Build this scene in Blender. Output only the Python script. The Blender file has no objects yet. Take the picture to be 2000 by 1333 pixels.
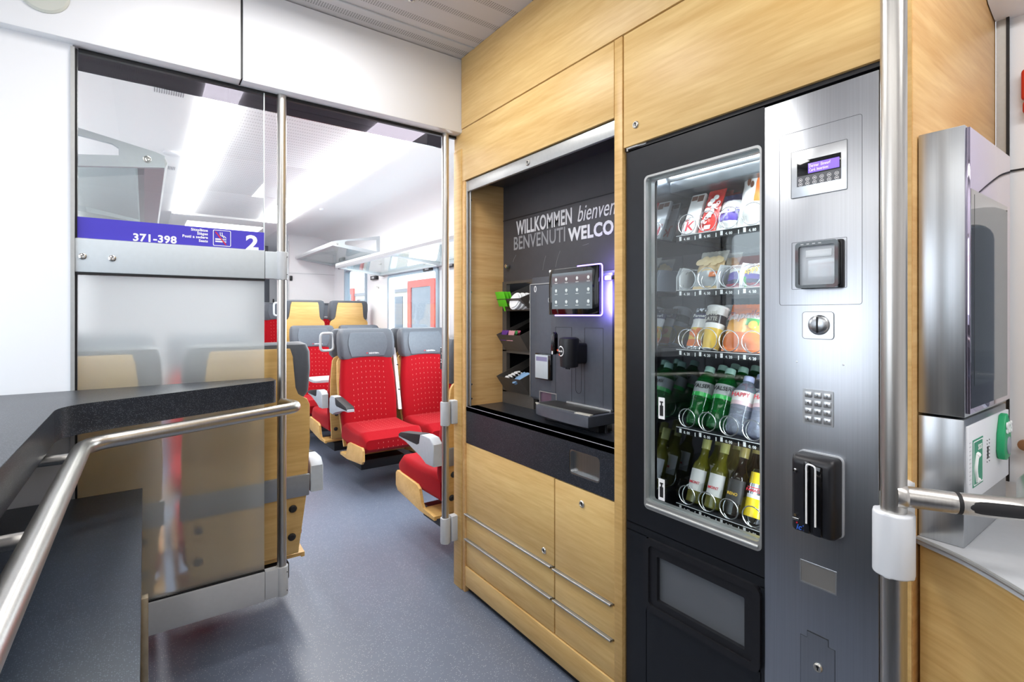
import bpy, bmesh, math, random
from mathutils import Vector, Matrix
random.seed(7)
PI = math.pi
S = bpy.context.scene
COL = S.collection
# ------------------------------------------------------------------ camera, world, light, exposure
FPX, HOR, CH, YAW = 995.0, 616.0, 1.27, math.radians(35.78)
cam_d = bpy.data.cameras.new('camera'); cam = bpy.data.objects.new('camera', cam_d); COL.objects.link(cam)
cam_d.sensor_width = 36; cam_d.lens = FPX/2000*36; cam_d.shift_y = (HOR-666.5)/2000; cam_d.clip_start = .02
cam.location = (0, 0, CH); cam.rotation_euler = (PI/2, 0, -YAW)
S.camera = cam
S.view_settings.view_transform = 'Standard'; S.view_settings.look = 'None'
S.view_settings.gamma = 1; S.view_settings.use_curve_mapping = False
S.view_settings.exposure = 0.33
W = bpy.data.worlds.new('world'); S.world = W; W.use_nodes = True
bg = W.node_tree.nodes['Background']; bg.inputs[0].default_value = (.86, .93, 1, 1); bg.inputs[1].default_value = 2.6

def area_light(name, loc, size, size_y, power, color=(1, 1, 1), rot=(0, 0, 0)):
    l = bpy.data.lights.new(name, 'AREA'); l.shape = 'RECTANGLE'; l.size = size; l.size_y = size_y
    l.energy = power; l.color = color
    o = bpy.data.objects.new(name, l); o.location = loc; o.rotation_euler = rot; COL.objects.link(o); return o
# the two ceiling strips of the vestibule (fixtures are built below)
LAMPS = [((.40, 1.52), (.62, .36), 8.5), ((-.56, -.05), (.22, 2.7), 6.5), ((.95, -.45), (.22, 1.7), 13)]
for (lx, ly), (lw, ll), pw in LAMPS: area_light('vestibule_lamp', (lx, ly, 2.425), lw, ll, pw, (1, .985, .965))
STRIP_E = 13.5          # saloon light strips
# daylight through the door windows of the vestibule and the saloon windows
area_light('daylight', (-.93, 1.14, 1.42), .85, 1.7, 9, (.86, .93, 1), (0, -PI/2, 0))
area_light('daylight', (2.42, 4.9, 1.3), .8, 1.1, 22, (.9, .95, 1), (0, PI/2, 0))
area_light('daylight', (2.42, 3.15, 1.3), .8, 1.5, 26, (.9, .95, 1), (0, PI/2, 0))

# ------------------------------------------------------------------ helpers
Rv = Vector((math.cos(YAW), -math.sin(YAW), 0)); Fv = Vector((math.sin(YAW), math.cos(YAW), 0))
def P(u, v, X=None, Y=None, Z=None):
    """a pixel of the photo -> the point of the place on a known plane"""
    d = Fv + Rv*((u-1000)/FPX) + Vector((0, 0, (HOR-v)/FPX))
    t = X/d.x if X is not None else (Y/d.y if Y is not None else (Z-CH)/d.z)
    return Vector((0, 0, CH)) + d*t
def YZ(u, v, X=1.2):
    p = P(u, v, X=X); return p.y, p.z
def lin(c):
    return tuple(((x/255)/12.92 if x/255 <= .04045 else ((x/255+.055)/1.055)**2.4) for x in c[:3]) + (1,)

class B:
    def __init__(s): s.bm = bmesh.new(); s.xf = None
    def raw(s, vs, fs, mi=0):
        V = [s.bm.verts.new(s.xf(Vector(v)) if s.xf else Vector(v)) for v in vs]
        for f in fs:
            try:
                F = s.bm.faces.new([V[i] for i in f]); F.material_index = mi(f) if callable(mi) else mi
            except ValueError: pass
        return s
    def bmadd(s, t, mi=0):
        t.verts.index_update()
        s.raw([v.co.copy() for v in t.verts], [[v.index for v in f.verts] for f in t.faces], mi); t.free(); return s
    def box(s, x0, x1, y0, y1, z0, z1, bev=0, seg=2, mi=0):
        t = bmesh.new(); bmesh.ops.create_cube(t, size=1)
        for v in t.verts: v.co = Vector(((x0+x1)/2+v.co.x*(x1-x0), (y0+y1)/2+v.co.y*(y1-y0), (z0+z1)/2+v.co.z*(z1-z0)))
        if bev: bmesh.ops.bevel(t, geom=list(t.edges), offset=min(bev, .49*min(abs(x1-x0), abs(y1-y0), abs(z1-z0))), segments=seg, profile=.5, affect='EDGES')
        return s.bmadd(t, mi)
    def prism(s, pts, axis, lo, hi, bev=0, seg=2, mi=0):
        m = AX[axis]; n = len(pts); t = bmesh.new()
        a = [t.verts.new(m(p[0], p[1], lo)) for p in pts]; b = [t.verts.new(m(p[0], p[1], hi)) for p in pts]
        t.faces.new(a); t.faces.new(b[::-1])
        for i in range(n): t.faces.new((a[i], b[i], b[(i+1) % n], a[(i+1) % n]))
        if bev:
            es = [e for e in t.edges if (e.verts[0] in a) == (e.verts[1] in a)]
            bmesh.ops.bevel(t, geom=es, offset=bev, segments=seg, profile=.5, affect='EDGES')
        return s.bmadd(t, mi)
    def ring(s, outer, inner, axis, lo, hi, mi=0):
        m = AX[axis]; n = len(outer); vs = []
        for d in (lo, hi):
            vs += [m(p[0], p[1], d) for p in outer]; vs += [m(p[0], p[1], d) for p in inner]
        fs = []
        for i in range(n):
            j = (i+1) % n
            fs += [(i, j, n+j, n+i), (2*n+i, 3*n+i, 3*n+j, 2*n+j), (i, 2*n+i, 2*n+j, j), (n+i, n+j, 3*n+j, 3*n+i)]
        return s.raw(vs, fs, mi)
    def loft(s, secs, caps=True, mi=0, closed=True):
        n = len(secs[0]); vs = [v for q in secs for v in q]; fs = []
        for k in range(len(secs)-1):
            for i in range(n if closed else n-1):
                j = (i+1) % n; fs.append((k*n+i, k*n+j, (k+1)*n+j, (k+1)*n+i))
        if caps: fs += [tuple(range(n))[::-1], tuple((len(secs)-1)*n+i for i in range(n))]
        return s.raw(vs, fs, mi)
    def tube(s, pts, r, n=14, closed=False, mi=0):
        pts = [Vector(p) for p in pts]; N = len(pts); secs = []; up = None
        for i in range(N):
            if closed: d = (pts[(i+1) % N]-pts[i-1]).normalized()
            else: d = (pts[min(i+1, N-1)]-pts[max(i-1, 0)]).normalized()
            if up is None:
                up = Vector((0, 0, 1)) if abs(d.z) < .9 else Vector((1, 0, 0))
            up = (up-d*up.dot(d)).normalized(); w = d.cross(up); rr = r[i] if isinstance(r, (list, tuple)) else r
            secs.append([pts[i]+(up*math.cos(a)+w*math.sin(a))*rr for a in [2*PI*k/n for k in range(n)]])
        if closed: secs.append(secs[0])
        return s.loft(secs, caps=not closed, mi=mi)
    def cyl(s, p0, p1, r, n=20, mi=0): return s.tube([p0, p1], r, n, mi=mi)
    def lathe(s, prof, o=(0, 0, 0), ax=(0, 0, 1), n=24, mi=0):
        o = Vector(o); d = Vector(ax).normalized(); u = Vector((1, 0, 0)) if abs(d.x) < .9 else Vector((0, 1, 0))
        u = (u-d*u.dot(d)).normalized(); w = d.cross(u)
        return s.loft([[o+d*h+(u*math.cos(2*PI*k/n)+w*math.sin(2*PI*k/n))*max(r, 1e-5) for k in range(n)] for r, h in prof], mi=mi)
    def text(s, txt, size, o, right, up, thick=.0008, bold=0., align='LEFT', sx=1., shear=0., mi=0):
        c = bpy.data.curves.new('t', 'FONT'); c.body = txt; c.size = size; c.extrude = thick/2; c.offset = bold*size*.62
        c.space_character = 1.0+bold*1.2; c.align_x = align; c.shear = shear; c.resolution_u = 3
        ob = bpy.data.objects.new('t', c); me = bpy.data.meshes.new_from_object(ob)
        o = Vector(o); right = Vector(right).normalized(); up = Vector(up).normalized(); nn = right.cross(up)
        vs = [o+right*v.co.x*sx+up*v.co.y+nn*(v.co.z+thick/2) for v in me.vertices]
        s.raw(vs, [tuple(p.vertices) for p in me.polygons], mi)
        bpy.data.objects.remove(ob); bpy.data.curves.remove(c); bpy.data.meshes.remove(me); return s
AX = {'x': lambda a, b, d: Vector((d, a, b)), 'y': lambda a, b, d: Vector((a, d, b)), 'z': lambda a, b, d: Vector((a, b, d))}
def rr(a0, a1, b0, b1, r=.01, n=5):
    out = []
    for cx, cy, s0 in ((a1-r, b1-r, 0), (a0+r, b1-r, 90), (a0+r, b0+r, 180), (a1-r, b0+r, 270)):
        for k in range(n+1):
            t = math.radians(s0+90*k/n); out.append((cx+r*math.cos(t), cy+r*math.sin(t)))
    return out
def ell(a, b, ra, rb, n=24): return [(a+ra*math.cos(2*PI*k/n), b+rb*math.sin(2*PI*k/n)) for k in range(n)]
def fillet(pts, rad, n=8, closed=False):
    pts = [Vector(p) for p in pts]; out = []; N = len(pts)
    for i, p in enumerate(pts):
        if not closed and i in (0, N-1): out.append(p); continue
        a = pts[i-1]-p; b = pts[(i+1) % N]-p
        ang = a.angle(b)
        if ang > PI-.03: out.append(p); continue
        d = min(rad/math.tan(ang/2), a.length*.49, b.length*.49)
        q0 = p+a.normalized()*d; q1 = p+b.normalized()*d
        for k in range(n+1):
            t = k/n; out.append(q0*(1-t)**2+p*2*t*(1-t)+q1*t*t)
    return out

ORG = {}
def emit(name, b, mats, parent=None, label=None, sharp=38, smooth=True, origin=None):
    """link the collected geometry as ONE mesh object"""
    bm = b.bm
    bmesh.ops.recalc_face_normals(bm, faces=bm.faces)
    if parent is not None: o0 = ORG.get(parent.name, Vector((0, 0, 0)))
    elif origin is not None: o0 = Vector(origin)
    else:
        xs = [v.co for v in bm.verts]
        o0 = Vector(((min(p.x for p in xs)+max(p.x for p in xs))/2, (min(p.y for p in xs)+max(p.y for p in xs))/2, min(p.z for p in xs)))
    for v in bm.verts: v.co -= o0
    me = bpy.data.meshes.new(name); bm.to_mesh(me); bm.free()
    for m in (mats if isinstance(mats, (list, tuple)) else [mats]): me.materials.append(m)
    if smooth:
        me.polygons.foreach_set('use_smooth', [True]*len(me.polygons)); me.set_sharp_from_angle(angle=math.radians(sharp))
    o = bpy.data.objects.new(name, me); COL.objects.link(o)
    if parent is not None: o.parent = parent; ORG[o.name] = o0
    else: o.location = o0; ORG[o.name] = o0
    if label: o['label'] = label
    return o
def tag(o, label, cat, group=None, kind=None):
    o['label'] = label; o['category'] = cat
    if group: o['group'] = group
    if kind: o['kind'] = kind
    return o
def thing(name, label, cat, loc=(0, 0, 0), group=None):
    o = bpy.data.objects.new(name, None); COL.objects.link(o); o.location = loc; o.empty_display_size = .05
    ORG[o.name] = Vector(loc); return tag(o, label, cat, group)
def struct(name, b, m, **k):
    o = emit(name, b, m, **k); o['kind'] = 'structure'; return o
def kids(o): return [c for c in COL.objects if c.parent == o]
def dup(o, loc, rot=None, label=None, group=None, parent=None):
    c = o.copy(); COL.objects.link(c)
    if parent is not None: c.parent = parent
    else:
        c.location = loc
        if rot is not None: c.rotation_euler = rot
        if label: c['label'] = label
        if group: c['group'] = group
    for k in kids(o): dup(k, None, parent=c)
    return c

# ------------------------------------------------------------------ materials
def mat(name, col, rough=.5, metal=0., spec=.5, coat=0., emis=None, es=0., trans=0., ior=1.45, sheen=0.):
    m = bpy.data.materials.new(name); m.use_nodes = True; p = m.node_tree.nodes['Principled BSDF']
    p.inputs['Base Color'].default_value = lin(col); p.inputs['Roughness'].default_value = rough
    p.inputs['Metallic'].default_value = metal; p.inputs['Specular IOR Level'].default_value = spec
    p.inputs['Coat Weight'].default_value = coat; p.inputs['Transmission Weight'].default_value = trans
    p.inputs['IOR'].default_value = ior; p.inputs['Sheen Weight'].default_value = sheen
    if emis: p.inputs['Emission Color'].default_value = lin(emis); p.inputs['Emission Strength'].default_value = es
    return m
def nt(m): return m.node_tree.nodes, m.node_tree.links, m.node_tree.nodes['Principled BSDF']
def vary(m, scale=(8, 8, 8), amt=.08, bump=0., nscale=1., detail=4, rvar=0.):
    """soft procedural variation of colour (and bump) so that no surface is perfectly flat"""
    N, L, p = nt(m); tc = N.new('ShaderNodeTexCoord'); mp = N.new('ShaderNodeMapping'); mp.inputs['Scale'].default_value = scale
    no = N.new('ShaderNodeTexNoise'); no.inputs['Scale'].default_value = nscale; no.inputs['Detail'].default_value = detail
    L.new(tc.outputs['Object'], mp.inputs[0]); L.new(mp.outputs[0], no.inputs['Vector'])
    c = p.inputs['Base Color'].default_value[:]; rp = N.new('ShaderNodeValToRGB')
    rp.color_ramp.elements[0].position = .3; rp.color_ramp.elements[1].position = .7
    rp.color_ramp.elements[0].color = tuple(x*(1-amt) for x in c[:3])+(1,); rp.color_ramp.elements[1].color = tuple(min(1, x*(1+amt)) for x in c[:3])+(1,)
    L.new(no.outputs[0], rp.inputs[0]); L.new(rp.outputs[0], p.inputs['Base Color'])
    if bump:
        bp = N.new('ShaderNodeBump'); bp.inputs['Strength'].default_value = bump; bp.inputs['Distance'].default_value = .002
        L.new(no.outputs[0], bp.inputs['Height']); L.new(bp.outputs[0], p.inputs['Normal'])
    if rvar:
        mr = N.new('ShaderNodeMapRange'); r0 = p.inputs['Roughness'].default_value
        mr.inputs['To Min'].default_value = r0-rvar; mr.inputs['To Max'].default_value = r0+rvar
        L.new(no.outputs[0], mr.inputs[0]); L.new(mr.outputs[0], p.inputs['Roughness'])
    return m
def wood(name, grain, light=(234, 200, 136), dark=(210, 168, 102), rough=.42, tilt=0.):
    m = mat(name, light, rough); N, L, p = nt(m)
    tc = N.new('ShaderNodeTexCoord'); mp = N.new('ShaderNodeMapping')
    sc = [11., 11., 11.]; sc['xyz'.index(grain)] = .9; mp.inputs['Scale'].default_value = sc
    L.new(tc.outputs['Object'], mp.inputs[0])
    n1 = N.new('ShaderNodeTexNoise'); n1.inputs['Scale'].default_value = 1.3; n1.inputs['Detail'].default_value = 5; n1.inputs['Distortion'].default_value = .9
    n2 = N.new('ShaderNodeTexNoise'); n2.inputs['Scale'].default_value = 9; n2.inputs['Detail'].default_value = 6; n2.inputs['Distortion'].default_value = .3
    L.new(mp.outputs[0], n1.inputs['Vector']); L.new(mp.outputs[0], n2.inputs['Vector'])
    mx = N.new('ShaderNodeMix'); mx.data_type = 'FLOAT'; mx.inputs[0].default_value = .45
    L.new(n1.outputs[0], mx.inputs[2]); L.new(n2.outputs[0], mx.inputs[3])
    rp = N.new('ShaderNodeValToRGB'); e = rp.color_ramp.elements; e[0].position = .32; e[1].position = .66
    e[0].color = lin(dark); e[1].color = lin(light)
    L.new(mx.outputs[0], rp.inputs[0]); L.new(rp.outputs[0], p.inputs['Base Color'])
    bp = N.new('ShaderNodeBump'); bp.inputs['Strength'].default_value = .06; bp.inputs['Distance'].default_value = .001
    L.new(n2.outputs[0], bp.inputs['Height']); L.new(bp.outputs[0], p.inputs['Normal'])
    return m
def speckle(m, scale, thr, fleck, amount=.75, base_amt=.06):
    """small irregular flecks in a vinyl or laminate"""
    N, L, p = nt(m); tc = N.new('ShaderNodeTexCoord'); c = p.inputs['Base Color'].default_value[:]
    vo = N.new('ShaderNodeTexVoronoi'); vo.inputs['Scale'].default_value = scale; L.new(tc.outputs['Object'], vo.inputs['Vector'])
    lt = N.new('ShaderNodeMath'); lt.operation = 'LESS_THAN'; lt.inputs[1].default_value = thr; L.new(vo.outputs['Distance'], lt.inputs[0])
    sp = N.new('ShaderNodeSeparateColor'); L.new(vo.outputs['Color'], sp.inputs[0])
    gt = N.new('ShaderNodeMath'); gt.operation = 'GREATER_THAN'; gt.inputs[1].default_value = .45; L.new(sp.outputs[0], gt.inputs[0])
    mu = N.new('ShaderNodeMath'); mu.operation = 'MULTIPLY'; L.new(lt.outputs[0], mu.inputs[0]); L.new(gt.outputs[0], mu.inputs[1])
    m2 = N.new('ShaderNodeMath'); m2.operation = 'MULTIPLY'; m2.inputs[1].default_value = amount; L.new(mu.outputs[0], m2.inputs[0])
    no = N.new('ShaderNodeTexNoise'); no.inputs['Scale'].default_value = 14; no.inputs['Detail'].default_value = 8; L.new(tc.outputs['Object'], no.inputs['Vector'])
    rp = N.new('ShaderNodeValToRGB'); rp.color_ramp.elements[0].color = tuple(x*(1-base_amt) for x in c[:3])+(1,); rp.color_ramp.elements[1].color = tuple(x*(1+base_amt) for x in c[:3])+(1,)
    L.new(no.outputs[0], rp.inputs[0])
    mx = N.new('ShaderNodeMix'); mx.data_type = 'RGBA'; L.new(m2.outputs[0], mx.inputs[0]); L.new(rp.outputs[0], mx.inputs[6]); mx.inputs[7].default_value = lin(fleck)
    L.new(mx.outputs[2], p.inputs['Base Color'])
    return m
def glass(name, tint=(1, 1, 1), refl=1., rough=0., ior=1.5, base=0.):
    m = bpy.data.materials.new(name); m.use_nodes = True; N = m.node_tree.nodes; L = m.node_tree.links; N.clear()
    out = N.new('ShaderNodeOutputMaterial'); tr = N.new('ShaderNodeBsdfTransparent'); tr.inputs[0].default_value = tuple(tint)+(1,)
    gl = N.new('ShaderNodeBsdfGlossy'); gl.inputs['Roughness'].default_value = rough; lw = N.new('ShaderNodeLayerWeight'); lw.inputs[0].default_value = .5
    pw = N.new('ShaderNodeMath'); pw.operation = 'POWER'; pw.inputs[1].default_value = 5; L.new(lw.outputs['Facing'], pw.inputs[0])
    mu = N.new('ShaderNodeMath'); mu.operation = 'MULTIPLY_ADD'; mu.inputs[1].default_value = .9*min(1, refl); mu.inputs[2].default_value = .04*refl+base; L.new(pw.outputs[0], mu.inputs[0])
    mx = N.new('ShaderNodeMixShader'); L.new(mu.outputs[0], mx.inputs[0]); L.new(tr.outputs[0], mx.inputs[1]); L.new(gl.outputs[0], mx.inputs[2]); L.new(mx.outputs[0], out.inputs[0])
    return m
def frosted(name):
    m = bpy.data.materials.new(name); m.use_nodes = True; N = m.node_tree.nodes; L = m.node_tree.links; N.clear()
    out = N.new('ShaderNodeOutputMaterial')
    rf = N.new('ShaderNodeBsdfRefraction'); rf.inputs['Roughness'].default_value = .40; rf.inputs['IOR'].default_value = 1.13; rf.inputs[0].default_value = (.93, .96, .96, 1)
    df = N.new('ShaderNodeBsdfDiffuse'); df.inputs[0].default_value = (.72, .76, .77, 1)
    tl = N.new('ShaderNodeBsdfTranslucent'); tl.inputs[0].default_value = (.86, .9, .92, 1)
    m0 = N.new('ShaderNodeMixShader'); m0.inputs[0].default_value = .65; L.new(df.outputs[0], m0.inputs[1]); L.new(tl.outputs[0], m0.inputs[2])
    m1 = N.new('ShaderNodeMixShader'); m1.inputs[0].default_value = .34; L.new(rf.outputs[0], m1.inputs[1]); L.new(m0.outputs[0], m1.inputs[2])
    gl = N.new('ShaderNodeBsdfGlossy'); gl.inputs['Roughness'].default_value = .03; fr = N.new('ShaderNodeFresnel'); fr.inputs[0].default_value = 1.45
    m2 = N.new('ShaderNodeMixShader'); L.new(fr.outputs[0], m2.inputs[0]); L.new(m1.outputs[0], m2.inputs[1]); L.new(gl.outputs[0], m2.inputs[2]); L.new(m2.outputs[0], out.inputs[0])
    return m
def steel(name, col=(188, 190, 192), rough=.3, axis='y', amt=.06):
    m = mat(name, col, rough, 1.); sc = [320., 320., 320.]; sc['xyz'.index(axis)] = 4.
    return vary(m, sc, amt, rvar=.03, detail=2)

WY = wood('oak_grain_along_coach', 'y'); WX = wood('oak_grain_across', 'x', (228, 188, 128), (202, 152, 92))
WZ = wood('oak_grain_upright', 'y', (226, 188, 122), (198, 154, 88))
WH = wood('oak_grain_level', 'x', (226, 190, 124), (196, 152, 86))
for n_ in WH.node_tree.nodes:
    if n_.type == 'MAPPING': n_.inputs['Scale'].default_value = (.9, .9, 11)
WS = wood('oak_seat_shell', 'x', (228, 190, 122), (206, 162, 92), .38)
WHITE = vary(mat('white_panel', (236, 237, 241), .38), (2, 2, 2), .01)
WHITE2 = vary(mat('white_wall', (240, 240, 243), .45), (2, 2, 2), .01)
CEILW = mat('ceiling_white', (238, 238, 240), .45)
GREYP = vary(mat('grey_powder_coat', (196, 203, 208), .38), (60, 60, 60), .02)
GREYR = vary(mat('pale_grey_rail', (190, 193, 197), .4), (60, 60, 60), .02)
ALU = vary(mat('aluminium', (182, 183, 182), .42, .7), (90, 90, 90), .03)
CHROME = mat('polished_metal', (214, 212, 208), .12, 1.)
TUBE = steel('brushed_tube', (200, 197, 192), .33, 'z', .05)
STEELH = steel('brushed_steel_panel', (186, 189, 194), .33, 'z', .04)
STEELV = steel('brushed_steel_box', (190, 193, 196), .32, 'z', .04)
BLK = vary(mat('black_enamel', (27, 29, 34), .32), (40, 40, 40), .08)
BLKG = mat('glossy_black', (14, 14, 17), .06, coat=.5)
BLKP = vary(mat('black_plastic', (30, 30, 34), .38), (60, 60, 60), .08, .05)
DARK = vary(mat('dark_grey_laminate', (68, 67, 71), .45), (30, 30, 30), .05)
ANTH = vary(mat('anthracite_metal', (88, 92, 101), .4, .1), (50, 50, 50), .05)
BRONZ = vary(mat('bronze_grey_panel', (88, 83, 78), .45, .1), (50, 50, 50), .05)
GASK = mat('black_gasket', (16, 16, 19), .5)
COUNT = speckle(mat('dark_speckled_laminate', (38, 42, 50), .32), 400, .33, (118, 122, 130), .65, .18)
DESK = speckle(mat('blue_black_speckled_laminate', (46, 56, 70), .36), 330, .30, (110, 122, 138), .6, .15)
FLOOR = speckle(mat('blue_grey_vinyl', (108, 117, 135), .34), 170, .22, (200, 205, 214), .75, .08)
LEDGE = vary(mat('pale_grey_top', (196, 198, 202), .3), (60, 60, 60), .02)
CLEAR = glass('clear_glass', (.97, .985, .98), .9); WIN = glass('window_glass', (.93, .96, .97), .8)
SHELFG = glass('shelf_glass', (.90, .95, .95), 1.0); VGLASS = glass('vending_glass', (.93, .96, .96), 1.5)
SMOKE = glass('smoked_glass', (.22, .21, .23), 1.0, .04)
FROST = frosted('frosted_glass')
LILAC = mat('mirror_display_glass', (196, 186, 208), .03, .9)
REDP = mat('red_plastic', (205, 55, 35), .35); GREEN = mat('alarm_green', (38, 160, 105), .35)
GREENS = mat('sign_green', (58, 150, 118), .5); WHT = mat('print_white', (245, 245, 245), .6); CHALK = mat('chalk_white', (226, 226, 228), .8)
CHALK2 = mat('chalk_grey', (150, 150, 153), .8)
BLUE = mat('sign_blue', (72, 62, 186), .4); BLUED = mat('print_blue', (60, 70, 200), .5); REDS = mat('print_red', (215, 40, 60), .5)
HEADR = vary(mat('grey_leather', (86, 91, 99), .55, sheen=.1), (60, 60, 60), .05, .1)
HEADP = vary(mat('grey_leather_pad', (96, 103, 112), .5), (60, 60, 60), .05, .1)
SEATG = vary(mat('seat_grey_metal', (150, 155, 161), .4, .4), (60, 60, 60), .03); SEATL = vary(mat('arm_light_grey', (182, 190, 198), .38), (60, 60, 60), .03)
RUB = mat('rubber_black', (34, 33, 35), .6)
LEDV = mat('violet_led', (120, 100, 255), .5, emis=(150, 125, 255), es=4)
def emit_mat(name, col, s): return mat(name, (0, 0, 0), .5, emis=col, es=s)
LIGHTM = emit_mat('lit_diffuser', (255, 254, 252), STRIP_E); VLIGHT = emit_mat('lit_diffuser_vestibule', (255, 252, 246), 3)

# red upholstery with a woven pattern of small light dashes
def red_fabric():
    m = mat('red_upholstery', (190, 20, 34), .9, spec=.2, sheen=.08); N, L, p = nt(m)
    p.inputs['Sheen Tint'].default_value = (1, .5, .5, 1)
    tc = N.new('ShaderNodeTexCoord'); sx = N.new('ShaderNodeSeparateXYZ'); L.new(tc.outputs['Object'], sx.inputs[0])
    def M(op, a, b=None):
        n = N.new('ShaderNodeMath'); n.operation = op
        for i, q in enumerate((a, b)):
            if q is None: continue
            if isinstance(q, (int, float)): n.inputs[i].default_value = q
            else: L.new(q, n.inputs[i])
        return n.outputs[0]
    def cell(c, per, w):
        f = M('FRACT', M('MULTIPLY', c, 1/per)); return M('LESS_THAN', M('ABSOLUTE', M('SUBTRACT', f, .5)), w)
    yz = M('SUBTRACT', sx.outputs[2], sx.outputs[1])
    dash = M('MULTIPLY', cell(sx.outputs[0], .036, .045), cell(yz, .036, .12))
    band = M('LESS_THAN', M('ABSOLUTE', sx.outputs[0]), .128)
    d = M('MULTIPLY', M('MULTIPLY', dash, band), .6)
    no = N.new('ShaderNodeTexNoise'); no.inputs['Scale'].default_value = 260; L.new(tc.outputs['Object'], no.inputs['Vector'])
    rp = N.new('ShaderNodeValToRGB'); rp.color_ramp.elements[0].color = lin((138, 8, 20)); rp.color_ramp.elements[1].color = lin((178, 15, 29)); L.new(no.outputs[0], rp.inputs[0])
    mx = N.new('ShaderNodeMix'); mx.data_type = 'RGBA'; L.new(d, mx.inputs[0]); L.new(rp.outputs[0], mx.inputs[6]); mx.inputs[7].default_value = lin((240, 150, 140))
    L.new(mx.outputs[2], p.inputs['Base Color'])
    bp = N.new('ShaderNodeBump'); bp.inputs['Strength'].default_value = .15; bp.inputs['Distance'].default_value = .001
    L.new(no.outputs[0], bp.inputs['Height']); L.new(bp.outputs[0], p.inputs['Normal']); return m
REDF = red_fabric()
# ceiling with bands of small perforations
def perf(name, col, band_axis, period, bandw, off=0., hole=.0075, along='x', dark=.25):
    m = mat(name, col, .5); N, L, p = nt(m); tc = N.new('ShaderNodeTexCoord'); sx = N.new('ShaderNodeSeparateXYZ'); L.new(tc.outputs['Object'], sx.inputs[0])
    def M(op, a, b=None):
        n = N.new('ShaderNodeMath'); n.operation = op
        for i, q in enumerate((a, b)):
            if q is None: continue
            if isinstance(q, (int, float)): n.inputs[i].default_value = q
            else: L.new(q, n.inputs[i])
        return n.outputs[0]
    A = sx.outputs['XYZ'.index(band_axis.upper())]; C = sx.outputs['XYZ'.index(along.upper())]
    A = M('ADD', A, off)
    f = M('FRACT', M('DIVIDE', A, period)); inb = M('LESS_THAN', f, bandw/period)
    da = M('SUBTRACT', M('FRACT', M('DIVIDE', A, hole)), .5); dc = M('SUBTRACT', M('FRACT', M('DIVIDE', C, hole*1.25)), .5)
    r2 = M('ADD', M('MULTIPLY', da, da), M('MULTIPLY', dc, dc)); h = M('MULTIPLY', M('LESS_THAN', r2, .09), inb)
    mx = N.new('ShaderNodeMix'); mx.data_type = 'RGBA'; L.new(h, mx.inputs[0]); c = lin(col); mx.inputs[6].default_value = c; mx.inputs[7].default_value = tuple(x*dark for x in c[:3])+(1,)
    L.new(mx.outputs[2], p.inputs['Base Color']); return m
PERF = perf('perforated_ceiling', (205, 202, 204), 'y', .1255, .036, off=.027+10*.1255)
PERF2 = perf('perforated_saloon_ceiling', (236, 236, 239), 'y', .055, .022, hole=.011, dark=.6)

# ------------------------------------------------------------------ the room
XW = 2.25       # saloon side wall
b = B(); b.box(-.85, 2.4, -1.8, 5.72, -.06, 0); struct('floor', b, FLOOR, origin=(0, 0, 0))
b = B(); b.box(-.85, 2.4, 5.72, 11, -.06, .28, .004); struct('floor', b, FLOOR)
b = B(); b.box(-.85, 2.4, -1.8, 2.12, 2.457, 2.5); struct('ceiling', b, PERF, origin=(0, 0, 2.457))
b = B(); b.box(-.85, 1.2, 1.93, 1.936, 2.452, 2.457); struct('trim_1', b, GREYR)
def wall_holes(b, X0, X1, s0, s1, t0, t1, holes):
    """upright slab between X0 and X1 spanning Y s0..s1 with rectangular holes (ya, yb, za, zb)"""
    ys = sorted({s0, s1} | {h[0] for h in holes} | {h[1] for h in holes})
    for a, c in zip(ys, ys[1:]):
        hs = sorted([h for h in holes if h[0] <= a+1e-6 and h[1] >= c-1e-6], key=lambda h: h[2]); z = t0
        for h in hs:
            if h[2] > z: b.box(X0, X1, a, c, z, h[2])
            z = h[3]
        if z < t1: b.box(X0, X1, a, c, z, t1)
def window(n, X, ya, yb, za, zb, side, frame=ALU, r=.06):
    b = B(); b.ring(rr(ya-.012, yb+.012, za-.012, zb+.012, r), rr(ya+.03, yb-.03, za+.03, zb-.03, r*.7), 'x', X-.02, X+.05)
    w = struct('window_%d' % n, b, frame)
    b = B(); b.box(X+.012, X+.02, ya+.01, yb-.01, za+.01, zb-.01); emit('window_pane', b, WIN, w)
    return w
# vestibule shell
b = B(); wall_holes(b, -.90, -.85, -1.8, 2.12, 0, 2.457, [(.25, 2.03, .98, 1.86)]); struct('wall_left', b, WHITE)
window(1, -.9, .25, 2.03, .98, 1.86, -1)
b = B(); b.box(-.85, 1.85, -1.85, -1.8, 0, 2.457); struct('wall_back', b, WHITE)
b = B(); wall_holes(b, 1.80, 1.85, -1.8, .34, 0, 2.457, [(-.45, .215, .95, 1.54)]); struct('wall_door_side', b, WHITE)
window(2, 1.80, -.45, .215, .95, 1.54, 1, GREYR)
b = B(); b.box(1.796, 1.80, -1.2, .34, 1.6375, 1.6415); struct('trim_2', b, GASK)
b = B(); b.box(1.79, 1.80, .318, .338, 0, 2.1); b.box(1.785, 1.79, .312, .318, 0, 2.1, mi=1); struct('trim_3', b, [ALU, GASK])
b = B(); b.loft([[Vector((1.80-.17*c, y, 2.185-.155*s)) for c, s in [(0, -1.4)]+[(math.cos(t), math.sin(t)) for t in [math.radians(q) for q in (0, 20, 40, 60, 80, 90)]]+[(0, 1)]] for y in (-1.3, .338)]); struct('trim_4', b, WHITE)
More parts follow.
